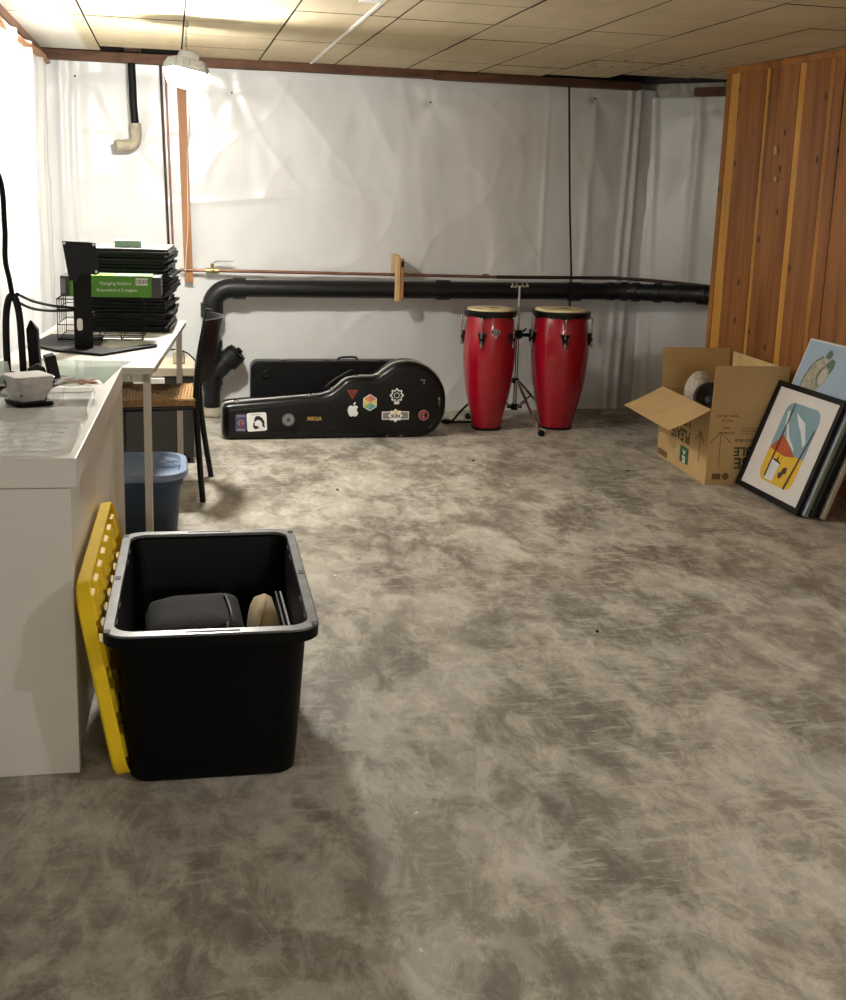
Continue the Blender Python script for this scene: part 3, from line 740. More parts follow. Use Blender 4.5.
tag(o, 'white sheet of paper lying on the desk by the black arm base', 'paper')
t = thing('card_leaflet', 'pale folded card leaning at the left edge against the arm base', 'card', (-.50, 3.46, zt + .0125), (0, 0, .2))
b = MB(); b.prism([(-.05, 0), (.05, 0), (.035, .075), (-.05, .085)], 0, .002, 'y'); b.build('card_face', 'glassgreen', t)

# ================================================================== UNDER THE TABLE: CABINET, BLUE TOTE, CHAIR
t = thing('low_cabinet', 'low beige cabinet with dark front panels standing behind the table legs', 'cabinet', (-.60, 5.72, 0))
MB().box((0, 0, .03), (.70, .36, .44)).build('cabinet_body', 'cabdark', t, bevel=.004)
MB().box((-.002, -.004, .441), (.705, .365, .485)).build('cabinet_top', 'cabbeige', t, bevel=.004)
for x in (.02, .37): MB().box((x, -.012, .06), (x + .31, -.0005, .40)).build('door_panel', 'cabdark', t, bevel=.003)
for x in (.39, .47): MB().box((x + .02, -.02, .405), (x + .09, -.0005, .435)).build('handle', 'whitem', t, bevel=.002)
b = MB().box((.02, .02, 0), (.68, .34, .0295)); b.build('plinth', 'blackm', t)
t = thing('power_adapter', 'small pale plug box with a dark lead lying on the low cabinet', 'adapter', (.03, 5.86, .4855))
MB().box((-.03, -.03, 0), (.03, .03, .07)).build('plug_body', 'cabbeige', t, bevel=.012, seg=3)
MB().tube(spline([(-.12, -.1, .05), (-.07, -.06, .07), (-.02, -.02, .072), (.04, -.05, .06), (.09, -.12, .02)]), .004, 8).build('lead', 'blackm', t, smooth=True)

t = thing('storage_bin', 'blue plastic storage bin with a pale blue lid on the floor under the table', 'bin', (-.225, 4.52, 0))
b = MB(); b.loft([at(rr(.46, .33, .05), 0), at(rr(.50, .37, .05), .24), at(rr(.52, .39, .06), .245), at(rr(.52, .39, .06), .262)]); b.build('bin_body', 'blue', t, smooth=True, auto=30)
b = MB(); b.loft([at(rr(.545, .415, .11), .263), at(rr(.555, .425, .115), .275), at(rr(.545, .415, .11), .288), at(rr(.50, .37, .09), .290), at(rr(.48, .35, .08), .276)]); b.build('bin_lid', 'bluelid', t, smooth=True, auto=30)
b = MB()
for s in (-1, 1):
    cx = s * .205
    for r_ in (.038, .022): b.tube([(cx + r_*1.1*math.cos(a), r_*1.5*math.sin(a) - .0, .286) for a in [2*math.pi*k/24 for k in range(25)]], .004, 6)
b.build('lid_swirl', 'bluelid', t, smooth=True)

t = thing('rush_chair', 'black-framed chair with a woven rush seat tucked under the table end', 'chair', (0, 0, 0))
for pts in ([(.121, 4.985, 0), (.104, 4.985, .25), (.096, 4.985, .45), (.108, 4.99, .62), (.143, 5.0, .80)], [(.172, 5.44, 0), (.135, 5.415, .25), (.118, 5.39, .45), (.128, 5.385, .62), (.163, 5.38, .81)]):
    MB().tube(spline(pts), .0135, 12).build('rear_leg', 'blackg', t, smooth=True, auto=50)
for x, y in ((-.275, 4.955), (-.275, 5.36)):
    MB().tube([(x - .02, y, 0), (x, y, .44)], .013, 12).build('front_leg', 'blackg', t, smooth=True, auto=50)
b = MB(); cv = []
for k in range(17):
    u = k/16; y = 4.995 + u*.39; bl = .075 * math.sin(math.pi*u)
    cv.append((y, bl))
rings = []
for y, bl in cv:
    x0b, x1b = .108, .148
    lo = (x0b + bl*.75, y, .525); hi = (x1b + bl, y, .80)
    rings.append([(lo[0] - .004, y, lo[2]), (lo[0] + .004, y, lo[2]), (hi[0] + .004, y, hi[2]), (hi[0] - .004, y, hi[2])])
b.loft(rings); b.build('backrest', 'blackg', t, smooth=True, auto=40)
b = MB(); sp = [(-.295, 4.94), (.085, 4.975), (.105, 5.375), (-.295, 5.375)]
for a_, c_ in zip(sp, sp[1:] + sp[:1]): b.tube([(a_[0], a_[1], .425), (c_[0], c_[1], .425)], .012, 10)
b.build('seat_frame', 'blackg', t, smooth=True, auto=50)
b = MB(); c0 = ((-.295 + .09)/2, 5.165)
def ringk(k, z): return [(c0[0] + (x - c0[0])*k, c0[1] + (y - c0[1])*k, z) for x, y in sp]
b.loft([ringk(.98, .415), ringk(1.03, .425), ringk(1.035, .445), ringk(1.0, .458), ringk(.5, .447), ringk(.04, .438)])
for k in range(15):
    f = 1.015 - k*.068; z = .4585 - .012*(k/15)**.8
    q_ = [Vector(p) for p in ringk(f, z)]; b.tube(q_ + [q_[0]], .0085, 6, False)
b.build('seat', 'rush', t, smooth=True, auto=40)

# ================================================================== GUITAR CASES
t = thing('guitar_case', 'plain rectangular black guitar case standing on edge against the wall, behind the shaped one', 'instrument case', (.43, 6.47, 0))
b = MB(); b.prism(rr(.88, .40, .045, 6, .44, .2035), 0, .055, 'y'); b.build('case_shell', 'blackm', t, bevel=.006)
b = MB(); b.prism(rr(.88, .40, .045, 6, .44, .2035), .060, .12, 'y'); b.build('case_shell', 'blackm', t, bevel=.006)
b = MB(); b.prism(rr(.886, .405, .048, 6, .44, .2045), .0555, .0595, 'y'); b.build('valance', 'greyt', t)
b = MB(); b.tube(spline([(.50, .06, .402), (.515, .06, .418), (.60, .06, .420), (.615, .06, .402)]), .006, 8); b.build('handle', 'black', t, smooth=True)
for x in (.17, .42, .74): MB().box((x, .045, .40), (x + .03, .075, .412)).build('latch', 'chrome', t, bevel=.003)
b = MB().lathe([(0, .022), (.004, .024), (.006, .018), (.003, .01)], n=24); b.v = [Vector((v.x + .085, -.001 - v.z, v.y + .33)) for v in b.v]; b.build('round_boss', 'black', t, smooth=True)

front = [(.262,.03),(.262,.155),(.268,.185),(.285,.2),(.35,.207),(.55,.222),(.74,.238),(.80,.243),(.85,.258),(.895,.29),(.935,.325),(.97,.338),(1.03,.336),(1.08,.335),(1.12,.345),(1.165,.375),(1.215,.405),(1.27,.418),(1.33,.415),(1.39,.395),(1.445,.358),(1.485,.305),(1.51,.24),(1.512,.15),(1.49,.085),(1.45,.035),(1.40,.012),(1.30,.004),(.9,.003),(.40,.003),(.29,.004),(.27,.012)]
front = [(x, z*(1.03 if x > 1.0 and z > .2 else 1)) for x, z in front]
fr = [(p.x, p.y) for p in spline([(x, z, 0) for x, z in front], 3)]
cx_, cz_ = .95, .19
def scl(pts, d):   # inset/outset by d metres along normals
    n = len(pts); out = []
    for i in range(n):
        a = Vector(pts[i-1]); c = Vector(pts[(i+1) % n]); tt = (c - a).normalized(); nn = Vector((tt.y, -tt.x))
        out.append((pts[i][0] + nn.x*d, pts[i][1] + nn.y*d))
    return out
ar = sum(fr[i-1][0]*fr[i][1] - fr[i][0]*fr[i-1][1] for i in range(len(fr)))
SG = 1 if ar > 0 else -1
def yl(pts, y): return [(x, y, max(z, .0015)) for x, z in pts]
YF = 6.25
t = thing('guitar_case', 'glossy black guitar-shaped hard case with stickers lying on its side on the floor', 'instrument case', (0, 0, 0))
b = MB(); b.loft([yl(scl(fr, SG*-.026), YF), yl(scl(fr, SG*-.020), YF + .001), yl(scl(fr, SG*-.008), YF + .008), yl(fr, YF + .02), yl(scl(fr, SG*.002), YF + .05)])
b.build('lid_shell', 'blackg', t, smooth=True, auto=35)
b = MB(); b.loft([yl(scl(fr, SG*.004), YF + .0505), yl(scl(fr, SG*.008), YF + .053), yl(scl(fr, SG*.008), YF + .060), yl(scl(fr, SG*.004), YF + .0625)]); tag(b.build('valance', 'valance', t, smooth=True, auto=35), 'silver edge trim')
b = MB(); b.loft([yl(scl(fr, SG*.003), YF + .063), yl(scl(fr, SG*.006), YF + .13), yl(scl(fr, SG*-.004), YF + .150), yl(scl(fr, SG*-.02), YF + .155)])
b.build('bottom_shell', 'blackg', t, smooth=True, auto=35)
b = MB(); b.tube(spline([(.83, YF+.06, .27), (.845, YF+.06, .295), (.90, YF+.06, .335), (.975, YF+.06, .375), (1.0, YF+.06, .36)]), .009, 8); b.build('handle', 'black', t, smooth=True)
for x, z, rz in ((.34, .208, .08), (.74, .240, .1), (.865, .275, .6), (1.01, .343, 0), (1.13, .355, .4), (1.27, .424, 0)):
    b = MB(); b.X = Matrix.Translation((x, YF + .045, z)) @ Euler((0, -rz, 0)).to_matrix().to_4x4()
    b.box((-.014, -.018, -.004), (.014, .03, .008)); b.cyl((0, -.012, .008), (0, .02, .008), .006, n=12); b.build('latch', 'chrome', t, bevel=.002)
b = MB()
for x in (1.18, 1.26): b.ball((x, YF + .012, .012), (.012, .008, .006), 8, 6)
b.build('foot_stud', 'chrome', t, smooth=True)
# raised panel line
b = MB(); inn = scl(fr, SG*-.036); b.tube([(x, YF - .0008, z) for x, z in inn] + [(inn[0][0], YF - .0008, inn[0][1])], .0022, 6, False); b.build('moulded_ridge', 'blackg', t, smooth=True)
# stickers: px-like layout in metres, facing the room
def stk(cx, cz, rot=0): return basis((math.cos(rot), 0, math.sin(rot)), (-math.sin(rot), 0, math.cos(rot)), (0, -1, 0), (cx, YF - .0018, cz))
def poly(b, pts, z=0, th=.0006): b.prism(pts, z, z + th)
def circ(r, n=24, cx=0, cy=0, ry=None): return [(cx + r*math.cos(2*math.pi*k/n), cy + (ry or r)*math.sin(2*math.pi*k/n)) for k in range(n)]
b = MB(); b.X = stk(.36, .098); b.k = 0; poly(b, rr(.058, .098, .006, 3)); b.k = 1
for yy in (.038, -.038): poly(b, rr(.046, .01, .003, 2, 0, yy), .0007)
poly(b, circ(.018), .0007); b.k = 2; poly(b, circ(.009, 16, 0, .004), .0014); poly(b, [(-.013, -.02), (.013, -.02), (.006, -.004), (-.006, -.004)], .0014)
b.build('sticker', ['purple', 'greyp', 'redink'], t)
b = MB(); b.X = stk(.447, .102, .05); poly(b, rr(.108, .104, .012, 4)); b.k = 1
hair = [(-.012, .02), (-.004, .032), (.012, .034), (.03, .022), (.042, .0), (.04, -.02), (.046, -.034), (.03, -.028), (.028, -.006), (.018, .008), (.004, .012), (-.006, .004), (-.016, .0)]
poly(b, hair, .0007); poly(b, [(-.016, .0), (-.01, -.006), (-.014, -.014), (-.008, -.022), (.004, -.024), (.012, -.034), (-.006, -.04), (-.018, -.036), (-.022, -.02), (-.02, -.008)], .0008)
text(b, 'FIRST RECORD', .0085, Matrix.Translation((0, .042, .0008)), .0003)
tag(b.build('sticker', ['label', 'inkblack'], t), 'white square sticker with a dark-haired portrait')
b = MB(); b.X = stk(.62, .112); poly(b, circ(.035)); b.k = 1; b.tube([(x, y, .001) for x, y in circ(.030, 30) + [(.030, 0)]], .0015, 5, False)
for a in (0, 60, 120): b.tube([(.014*math.cos(math.radians(a)), .014*math.sin(math.radians(a)), .0014), (-.014*math.cos(math.radians(a)), -.014*math.sin(math.radians(a)), .0014)], .003, 5)
b.build('sticker', ['greyt', 'gdark'], t)
b = MB(); b.X = stk(.765, .116); b.k = 1; poly(b, rr(.09, .075, .004, 2)); b.k = 0; text(b, 'MEGA', .030, Matrix.Translation((0, 0, .0009)), .0004, .0008); b.build('sticker', ['gold', 'black'], t)
b = MB(); b.X = stk(.975, .252); poly(b, [(-.032, .026), (.032, .026), (0, -.028)]); b.k = 1; poly(b, [(-.016, .016), (.016, .016), (0, -.012)], .0007); b.k = 0; poly(b, [(-.009, .012), (.009, .012), (0, -.004)], .0014); b.build('sticker', ['redink', 'inkblack'], t)
# bitten apple with a leaf
b = MB(); b.X = stk(.980, .165)
ap = [(0, .020), (.008, .024), (.018, .024), (.026, .018), (.0285, .0145), (.022, .006), (.0215, -.004), (.025, -.013), (.030, -.016), (.027, -.026), (.020, -.036), (.012, -.039), (.005, -.036), (-.001, -.0355), (-.008, -.039), (-.015, -.038), (-.023, -.028), (-.029, -.012), (-.030, .002), (-.026, .015), (-.018, .023), (-.009, .024)]
poly(b, ap); poly(b, [(.001, .027), (.002, .034), (.007, .041), (.014, .044), (.0145, .037), (.010, .030)]); b.build('sticker', 'label', t)
b = MB(); b.X = stk(1.075, .205)
hex_ = [(.040*math.cos(math.radians(90 + 60*k)), .044*math.sin(math.radians(90 + 60*k))) for k in range(6)]
poly(b, [(x*1.1, y*1.1) for x, y in hex_])
for k in range(6): b.k = k + 1; poly(b, [(0, 0), hex_[k], hex_[(k+1) % 6]], .0007)
b.build('sticker', ['label', 's_or', 's_yl', 's_gr', 's_bl', 's_yl', 's_pk'], t)
b = MB(); b.X = stk(1.227, .245); out = []
for k in range(64):
    a = 2*math.pi*k/64; r_ = .036 + .005*math.cos(8*a); out.append((r_*math.cos(a), r_*math.sin(a)))
poly(b, out); poly(b, rr(.03, .022, .004, 2, 0, -.04)); b.k = 1; poly(b, [(x*.76, y*.76) for x, y in out], .0007); b.k = 0
for k in range(5):
    a = math.radians(90 + 72*k); b.tube([(.017*math.cos(a), .017*math.sin(a), .0015), (.017*math.cos(a + 1.2), .017*math.sin(a + 1.2), .0015)], .0018, 5)
b.build('sticker', ['label', 'inkblack'], t)
b = MB(); b.X = stk(1.222, .130); poly(b, rr(.155, .046, .003, 2)); b.k = 1; poly(b, rr(.145, .036, .002, 2), .0007); b.k = 0
poly(b, [(x*1.02, y*.92) for x, y in out], .0014); b.k = 2; text(b, 'SUN', .026, Matrix.Translation((0, -.004, .0023)), .0004, .001); b.k = 3; poly(b, circ(.010, 14, .0, .017), .0022); b.build('sticker', ['label', 'greyp', 'inkblack', 's_yl'], t)
b = MB(); b.X = stk(1.385, .13); b.tube([(x, y, .001) for x, y in circ(.027, 28) + [(.027, 0)]], .003, 5, False); b.tube([(.014*math.cos(a), .014*math.sin(a), .001) for a in [math.radians(50 + 26*k) for k in range(11)]], .0028, 5); b.tube([(0, .018, .001), (0, -.018, .001)], .0022, 5); b.build('sticker', 's_pk', t)
b = MB(); b.X = stk(1.375, .325); poly(b, rr(.03, .006, .002, 2, 0, .006)); poly(b, [(.002, -.002), (.012, -.002), (.008, -.02), (.004, -.02)]); b.build('sticker', 'greyp', t)
b = MB(); b.X = stk(1.472, .21); poly(b, rr(.012, .05, .005, 3)); b.k = 1; poly(b, rr(.008, .016, .003, 3, 0, .014), .0008); b.build('lock_plate', ['gdark', 'chrome'], t)

t = thing('carry_strap', 'black strap lying on the floor between the case and the left drum', 'strap', (1.66, 6.62, 0))
MB().tube(spline([(-.05, .02, .012), (0, .05, .014), (.07, .12, .06), (.14, .17, .10), (.22, .2, .11)]), .007, 8).build('strap_cord', 'blackm', t, smooth=True)
MB().tube(spline([(-.06, .0, .010), (.02, .03, .008), (.1, .03, .008), (.2, .12, .008)]), .006, 8).build('strap_cord', 'blackm', t, smooth=True)
MB().ball((-.05, .01, .016), (.035, .025, .015)).build('buckle', 'black', t, smooth=True)

# ================================================================== CONGAS
def conga(loc, k, label, face, badge):
    t = thing('conga_drum', label, 'drum', loc, (0, 0, face))
    t.scale = (1, 1, 1.015)
    b = MB(); pr = [(.006, .090), (.02, .0935), (.1, .110), (.2, .1355), (.3, .1525), (.4, .1630), (.48, .1655), (.55, .1630), (.62, .155), (.655, .149), (.672, .146)]
    pr = [(z, r*k) for z, r in [(p.x, p.y) for p in spline([(z, r, 0) for z, r in pr], 4)]]
    b.lathe(pr, n=56, cap1=False); b.build('shell', 'red', t, smooth=True, auto=50)
    b = MB(); b.lathe([(0, .086*k), (0, .0915*k), (.012, .0955*k), (.014, .0925*k)], n=56, cap1=False); b.build('base_band', 'blackm', t, smooth=True, auto=50)
    nn = 80; rings = []
    def dip(a):
        d = 0
        for j in range(5):
            x = (a - 2*math.pi*j/5 + math.pi) % (2*math.pi) - math.pi; d += math.exp(-(x/.13)**2)
        return d
    def rg(r, zf): return [((r*k)*math.cos(2*math.pi*j/nn), (r*k)*math.sin(2*math.pi*j/nn), zf(2*math.pi*j/nn)) for j in range(nn)]
    b = MB(); lo = lambda a: .662 - .012*dip(a)
    b.loft([rg(.150, lo), rg(.162, lambda a: lo(a) + .002), rg(.1665, lambda a: .675), rg(.1655, lambda a: .692), rg(.158, lambda a: .697), rg(.150, lambda a: .694)], False, False); b.build('rim', 'blackg', t, smooth=True, auto=50)
    b = MB(); b.lathe([(.685, .1495*k), (.699, .153*k), (.706, .148*k), (.7085, .12*k), (.7095, .06*k), (.7095, .002)], n=56); dh = b.build('drum_head', 'skin', t, smooth=True, auto=60)
    b = MB(); rs = random.Random(3); b.lathe([(.7099, .035*k), (.7102, .001)], n=20, c=(.01, .02, 0)); b.build('head_stain', 'brownink', dh)
    for j in range(5):
        a = 2*math.pi*j/5; X = Matrix.Rotation(a, 4, 'Z')
        b = MB(); b.X = X; b.prism([(-.032, .572), (.032, .572), (.020, .555), (.009, .505), (-.009, .505), (-.020, .555)], .160*k, .172*k, 'x'); b.box((.166*k, -.012, .528), (.184*k, .012, .548)); sp_ = b.build('side_plate', 'blackm', t, bevel=.003)
        b = MB(); b.X = X; b.tube(spline([(.160*k, 0, .663), (.176*k, 0, .660), (.180*k, 0, .645), (.179*k, 0, .57), (.178*k, 0, .50)]), .0048, 8); b.cyl((.178*k, 0, .515), (.178*k, 0, .492), .0085, n=10); b.build('tuning_lug', 'chrome', sp_, smooth=True, auto=50)
    if badge:
        a = math.radians(badge); X = Matrix.Rotation(a, 4, 'Z'); Y_ = basis((0, 1, 0), (0, 0, 1), (1, 0, 0), (.1605*k, 0, .583))
        b = MB(); b.X = X @ Y_; poly(b, circ(.027, 26, 0, 0, .018), 0, .004); b.k = 1; poly(b, circ(.023, 26, 0, 0, .014), .004, .0008); b.k = 0; text(b, 'LP', .022, Matrix.Translation((0, 0, .0055)), .0006, .0008)
        poly(b, circ(.007, 14, .004, -.028), 0, .004); b.build('badge', ['chrome', 'gdark'], t)
    return t
cam2 = lambda x, y: math.atan2(-y, -x)
conga((1.822, 6.49, 0), .93, 'smaller red conga drum with an oval badge, left of the pair', cam2(1.82, 6.49) - math.radians(17), 29)
conga((2.256, 6.49, 0), 1.045, 'larger red conga drum, right of the pair', cam2(2.25, 6.49) + math.radians(9), None)

t = thing('conga_stand', 'chrome pole stand with tripod legs between the two red drums', 'drum stand', (2.025, 6.60, 0))
MB().cyl((0, 0, .10), (0, 0, .56), .0125).build('pole', 'chrome', t, smooth=True, auto=40)
MB().cyl((0, 0, .55), (0, 0, .835), .0085).build('upper_pole', 'chrome', t, smooth=True, auto=40)
b = MB(); b.tube([(-.055, 0, .832), (.055, 0, .838)], .006, 8)
for x in (-.045, -.02, .015, .042): b.cyl((x, 0, .835), (x, -.004, .86 - .01*(x < 0)), .0055, n=10); b.ball((x, 0, .857 - .008*(x < 0)), .008, 8, 6)
b.build('wing_bar', 'chrome', t, smooth=True, auto=40)
b = MB(); b.box((-.024, -.022, .525), (.024, .022, .575)); b.cyl((.03, 0, .565), (.055, 0, .585), .006); b.cyl((-.03, -.02, .53), (-.05, -.03, .50), .006); b.build('clamp', 'blackm', t, bevel=.005)
b = MB(); b.cyl((0, -.012, .548), (.088, -.03, .548), .011); b.box((.066, -.045, .51), (.078, -.012, .585)); b.cyl((0, -.012, .535), (-.07, -.03, .535), .010); b.build('mount_arm', 'blackm', t, bevel=.002)
MB().cyl((0, 0, .255), (0, 0, .285), .02).build('collar', 'blackm', t, smooth=True, auto=40)
b = MB(); b.cyl((0, 0, .09), (0, 0, .125), .021); b.box((-.045, -.01, .10), (.045, .01, .112)); b.build('collar', 'blackm', t, smooth=True, auto=40)
for ax, ay in ((.055, -.365), (-.24, .16), (.28, .14)):
    d = Vector((ax, ay, 0)); mid = d*.45
    b = MB(); b.tube([(d.x*.06, d.y*.06, .27), (d.x*.5, d.y*.5, .15), (d.x, d.y, .022)], .0085, 10); b.tube([(d.x*.06, d.y*.06, .105), (d.x*.42, d.y*.42, .165)], .006, 8); lg = b.build('leg', 'chrome', t, smooth=True, auto=50)
    b = MB(); b.ball((d.x*1.02, d.y*1.02, .02), (.021, .024, .0195)); b.build('rubber_foot', 'blackm', lg, smooth=True)

# ================================================================== CARDBOARD BOX
BX = basis((.998, -.0617, 0), (.0617, .998, 0), (0, 0, 1), (2.545, 5.057, 0))
t = thing('cardboard_box', 'open cardboard carton standing upside down to its print against the panelled wall', 'box'); t.matrix_world = BX
W, Dp, H_, th = .385, .68, .378, .005
def wavy(b, a, c, d, e, th): pass
MB().box((0, 0, 0), (W, Dp, th)).build('bottom_panel', 'card', t)
fF = MB().box((0, 0, th), (W, th, H_)).build('side_panel', 'card', t, bevel=.0015)
MB().box((0, Dp - th, th), (W, Dp, H_)).build('side_panel', 'cardin', t, bevel=.0015)
fL = MB().box((0, th, th), (th, Dp - th, H_)).build('side_panel', 'card', t, bevel=.0015)
MB().box((W - th, th, th), (W, Dp - th, H_)).build('side_panel', 'card', t, bevel=.0015)
def flap(org, e1, e2, w1, l, name='flap', mtl='card', sag=0):
    e1 = Vector(e1).normalized(); e2 = Vector(e2).normalized(); e3 = e1.cross(e2); vs = []; fs = []; n = 8
    rings = []
    for j in range(n + 1):
        v_ = j/n; row = []
        for s_, o_ in ((0, 0), (1, 0), (1, 1), (0, 1)):
            row.append(Vector(org) + e1*(w1*s_) + e2*(l*v_) + e3*(o_*th*.8 + sag*math.sin(math.pi*v_)))
        rings.append(row)
    b = MB().loft(rings); return b.build(name, mtl, t, bevel=.001)
flap((.002, .0, H_ + .001), (1, 0, 0), (0, -.06, 1), W - .004, .215, mtl='card')                 # front flap up
flap((W - .002, Dp, H_ + .001), (-1, 0, 0), (-.0, .12, 1), W - .004, .21, mtl='cardin')          # rear flap up
flap((W, 0 + .01, H_ + .001), (0, 1, 0), (.02, 0, 1), Dp - .02, .195, mtl='cardlite')              # wall side flap up
flap((0, Dp - .01, H_ + .001), (0, -1, 0), (-.90, 0, -.44), Dp - .005, .232, mtl='card', sag=.004)  # room side flap folded out
# print on the room side face (x = 0 plane, facing -x), upside down
def onL(yc, zc, ud=True): return basis((0, 1, 0), (0, 0, -1), (-1, 0, 0), (-.0006, yc, zc)) if ud else basis((0, -1, 0), (0, 0, 1), (-1, 0, 0), (-.0006, yc, zc))
def onF(xc, zc): return basis((-1, 0, 0), (0, 0, -1), (0, -1, 0), (xc, -.0006, zc))
b = MB(); text(b, 'PLEASE', .088, onL(.36, .185), .0004, .002, sx=.95); text(b, 'UP', .088, onL(.29, .27), .0004, .002); b.build('print', 'darkink', fL)
b = MB(); b.X = onL(.29, .085); poly(b, rr(.115, .085, .004, 2)); b.k = 1; poly(b, [(-.018, -.03), (.0, -.012), (.018, -.03), (.018, -.018), (0, .0), (-.018, -.018)], .0007); text(b, 'THIS', .022, Matrix.Translation((0, .012, .001)), .0003, .001); text(b, 'SIDE', .018, Matrix.Translation((0, .032, .001)), .0003, .001); b.build('print', ['greenink', 'label'], fL)
b = MB(); b.X = onL(.595, .028); poly(b, rr(.14, .034, .002, 2)); b.build('print', 'brownink', fL)
b = MB()
for k, wd in enumerate((.10, .12, .12, .08)): b.X = onL(.46, .135 - k*.014); poly(b, rr(wd, .004, .001, 1))
b.X = onL(.10, .17)
b.tube([(0, -.08, .001), (0, .08, .001)], .0018, 5); b.tube([(-.05, -.03, .001), (0, -.08, .001), (.05, -.03, .001)], .0018, 5)
b.build('print', 'brownink', fL)
b = MB(); text(b, 'REUSABLE', .062, onF(.275, .17), .0004, .0016); text(b, 'PLEASE', .075, onF(.26, .112), .0004, .002); text(b, 'SERVICE BOX', .022, onF(.20, .225), .0004, .0004); b.build('print', 'darkink', fF)
b = MB(); b.X = onF(.062, .175); b.tube([(0, -.09, .001), (0, .085, .001)], .0018, 5); b.tube([(-.055, -.035, .001), (0, -.09, .001), (.055, -.035, .001)], .0018, 5)
b.X = onF(.075, .043); poly(b, circ(.018, 18, -.028, 0)); poly(b, rr(.045, .03, .002, 2, .02, 0)); b.X = Matrix.Identity(4)
for k, s in enumerate(('Handle with care', 'Keep dry', 'Heavy', 'Lift with two')): text(b, s, .016, onF(.09, .345 - k*.024 - (k > 1)*.012), .0003, .0004)
for k in range(3): b.X = onF(.24, .285 - k*.014); poly(b, rr(.15, .003, .001, 1))
b.build('print', 'brownink', fF)
b = MB(); rs = random.Random(8)
for k in range(16):
    x = .16 + rs.uniform(-.09, .12); z_ = .365 + rs.uniform(-.045, .012); a = rs.uniform(0, 3); l = rs.uniform(.004, .012)
    b.tube([(x, -.0022, z_), (x + l*math.cos(a), -.0026, z_ + l*math.sin(a)*.6)], .0012, 5)
b.build('tape_strip', 'glassy', fF)
BXm = BX
def inbox(x, y, z): return BXm @ Vector((x, y, z))
p = inbox(.115, .43, .0055)
t = thing('wrapped_ornament', 'bubble-wrapped rounded object sticking up in the cardboard box', 'wrapped object', p, (0, math.radians(0), .2))
b = MB(); pr = [(0, .05), (.02, .065), (.2, .07), (.3, .080), (.38, .082), (.44, .070), (.485, .035), (.495, .004)]
b.lathe([(q_.x, q_.y) for q_ in spline([(a, c, 0) for a, c in pr], 3)], n=28)
for i, v in enumerate(b.v):
    f = 1 + .05*noise.noise(v*18); b.v[i] = Vector((v.x*f, v.y*f*.95, v.z))
b.build('bubble_wrap_shell', 'bubble', t, smooth=True)
p = inbox(.16, .27, .0055)
t = thing('speaker_driver', 'round black funnel-shaped cone facing the room from inside the cardboard box', 'speaker', p + Vector((.0, 0, 0)), (0, 0, math.radians(6)))
b = MB(); b.box((-.10, -.09, 0), (.12, .05, .27)); b.build('stand_block', 'blackm', t, bevel=.01)
b = MB(); b.lathe([(-.02, .06), (0, .080), (.03, .086), (.045, .083), (.046, .073), (.01, .040), (.004, .028), (.012, .026), (.020, .016), (.022, .001)], n=40)
b.v = [Euler((math.radians(58), 0, math.radians(-32))).to_matrix() @ v + Vector((-.045, .02, .365)) for v in b.v]
b.build('cone', 'gdark', t, smooth=True, auto=50)

# ================================================================== LEANING PICTURES
def pic(name, label, cat, x, y0, wd, ht, thk, lean):
    """bottom front edge at x, from y0 (far) to y0-wd (near); leans toward +x by lean per metre of height"""
    e2 = Vector((lean, 0, 1)).normalized(); e1 = Vector((0, -1, 0)); e3 = e1.cross(e2)
    t = thing(name, label, cat); t.matrix_world = basis(e1, e2, e3, (x + thk*e2.z, y0, thk*e2.x + .0005)); return t
# local: x right along frame, y up the frame, z toward the room; back face at z=0, front at z=thk
def border(b, wd, ht, bw, z0, z1):
    b.box((0, 0, z0), (wd, bw, z1)); b.box((0, ht - bw, z0), (wd, ht, z1)); b.box((0, bw, z0), (bw, ht - bw, z1)); b.box((wd - bw, bw, z0), (wd, ht - bw, z1))
wd, ht = .575, .545
t = pic('framed_print', 'black framed print of a rounded blue, rust and yellow landscape, frontmost of the leaning pictures', 'picture', 2.690, 5.025, wd, ht, .022, .36)
b = MB(); border(b, wd, ht, .026, 0, .022); b.build('frame_border', 'black', t, bevel=.0015)
MB().box((.0255, .0255, .004), (wd - .0255, ht - .0255, .012)).build('mat_board', 'mat_board', t)
b = MB(); ax0, ax1, ay0, ay1 = .145, .445, .075, .465; cw, chh = ax1 - ax0, ay1 - ay0; z = .0125
def cl(pts, yl_, yh):   # clip rounded rect polygon to band
    out = []
    n = len(pts)
    for i in range(n):
        a, c = pts[i], pts[(i+1) % n]
        for lim, sg in ((None, 0),):
            pass
    def clip(p, f):
        r = []
        for i in range(len(p)):
            a, c = p[i], p[(i+1) % len(p)]; fa, fc = f(a), f(c)
            if fa >= 0: r.append(a)
            if fa * fc < 0: k = fa / (fa - fc); r.append((a[0] + (c[0]-a[0])*k, a[1] + (c[1]-a[1])*k))
        return r
    return clip(clip(pts, lambda p: p[1] - yl_), lambda p: yh - p[1])
RRp = rr(cw, chh, .06, 8, (ax0+ax1)/2, (ay0+ay1)/2)
hz = ay0 + chh*.40
b.k = 0; poly(b, cl(RRp, hz, ay1), z, .0008)
b.k = 1; poly(b, cl(RRp, ay0, hz), z, .0008)
b.k = 2; poly(b, [(ax0 + .002, hz), (ax0 + .03, hz + .03), (ax0 + .075, hz + .075), (ax0 + .13, hz + .05), (ax0 + .2, hz + .01), (ax0 + .23, hz - .003), (ax0 + .15, hz - .016), (ax0 + .05, hz - .008)], z + .001)
b.k = 3
poly(b, [(ax0 + .06, hz + .13), (ax0 + .075, hz + .135), (ax0 + .12, hz + .08), (ax0 + .20, hz + .028), (ax0 + .20, hz + .02), (ax0 + .11, hz + .06)], z + .0018)
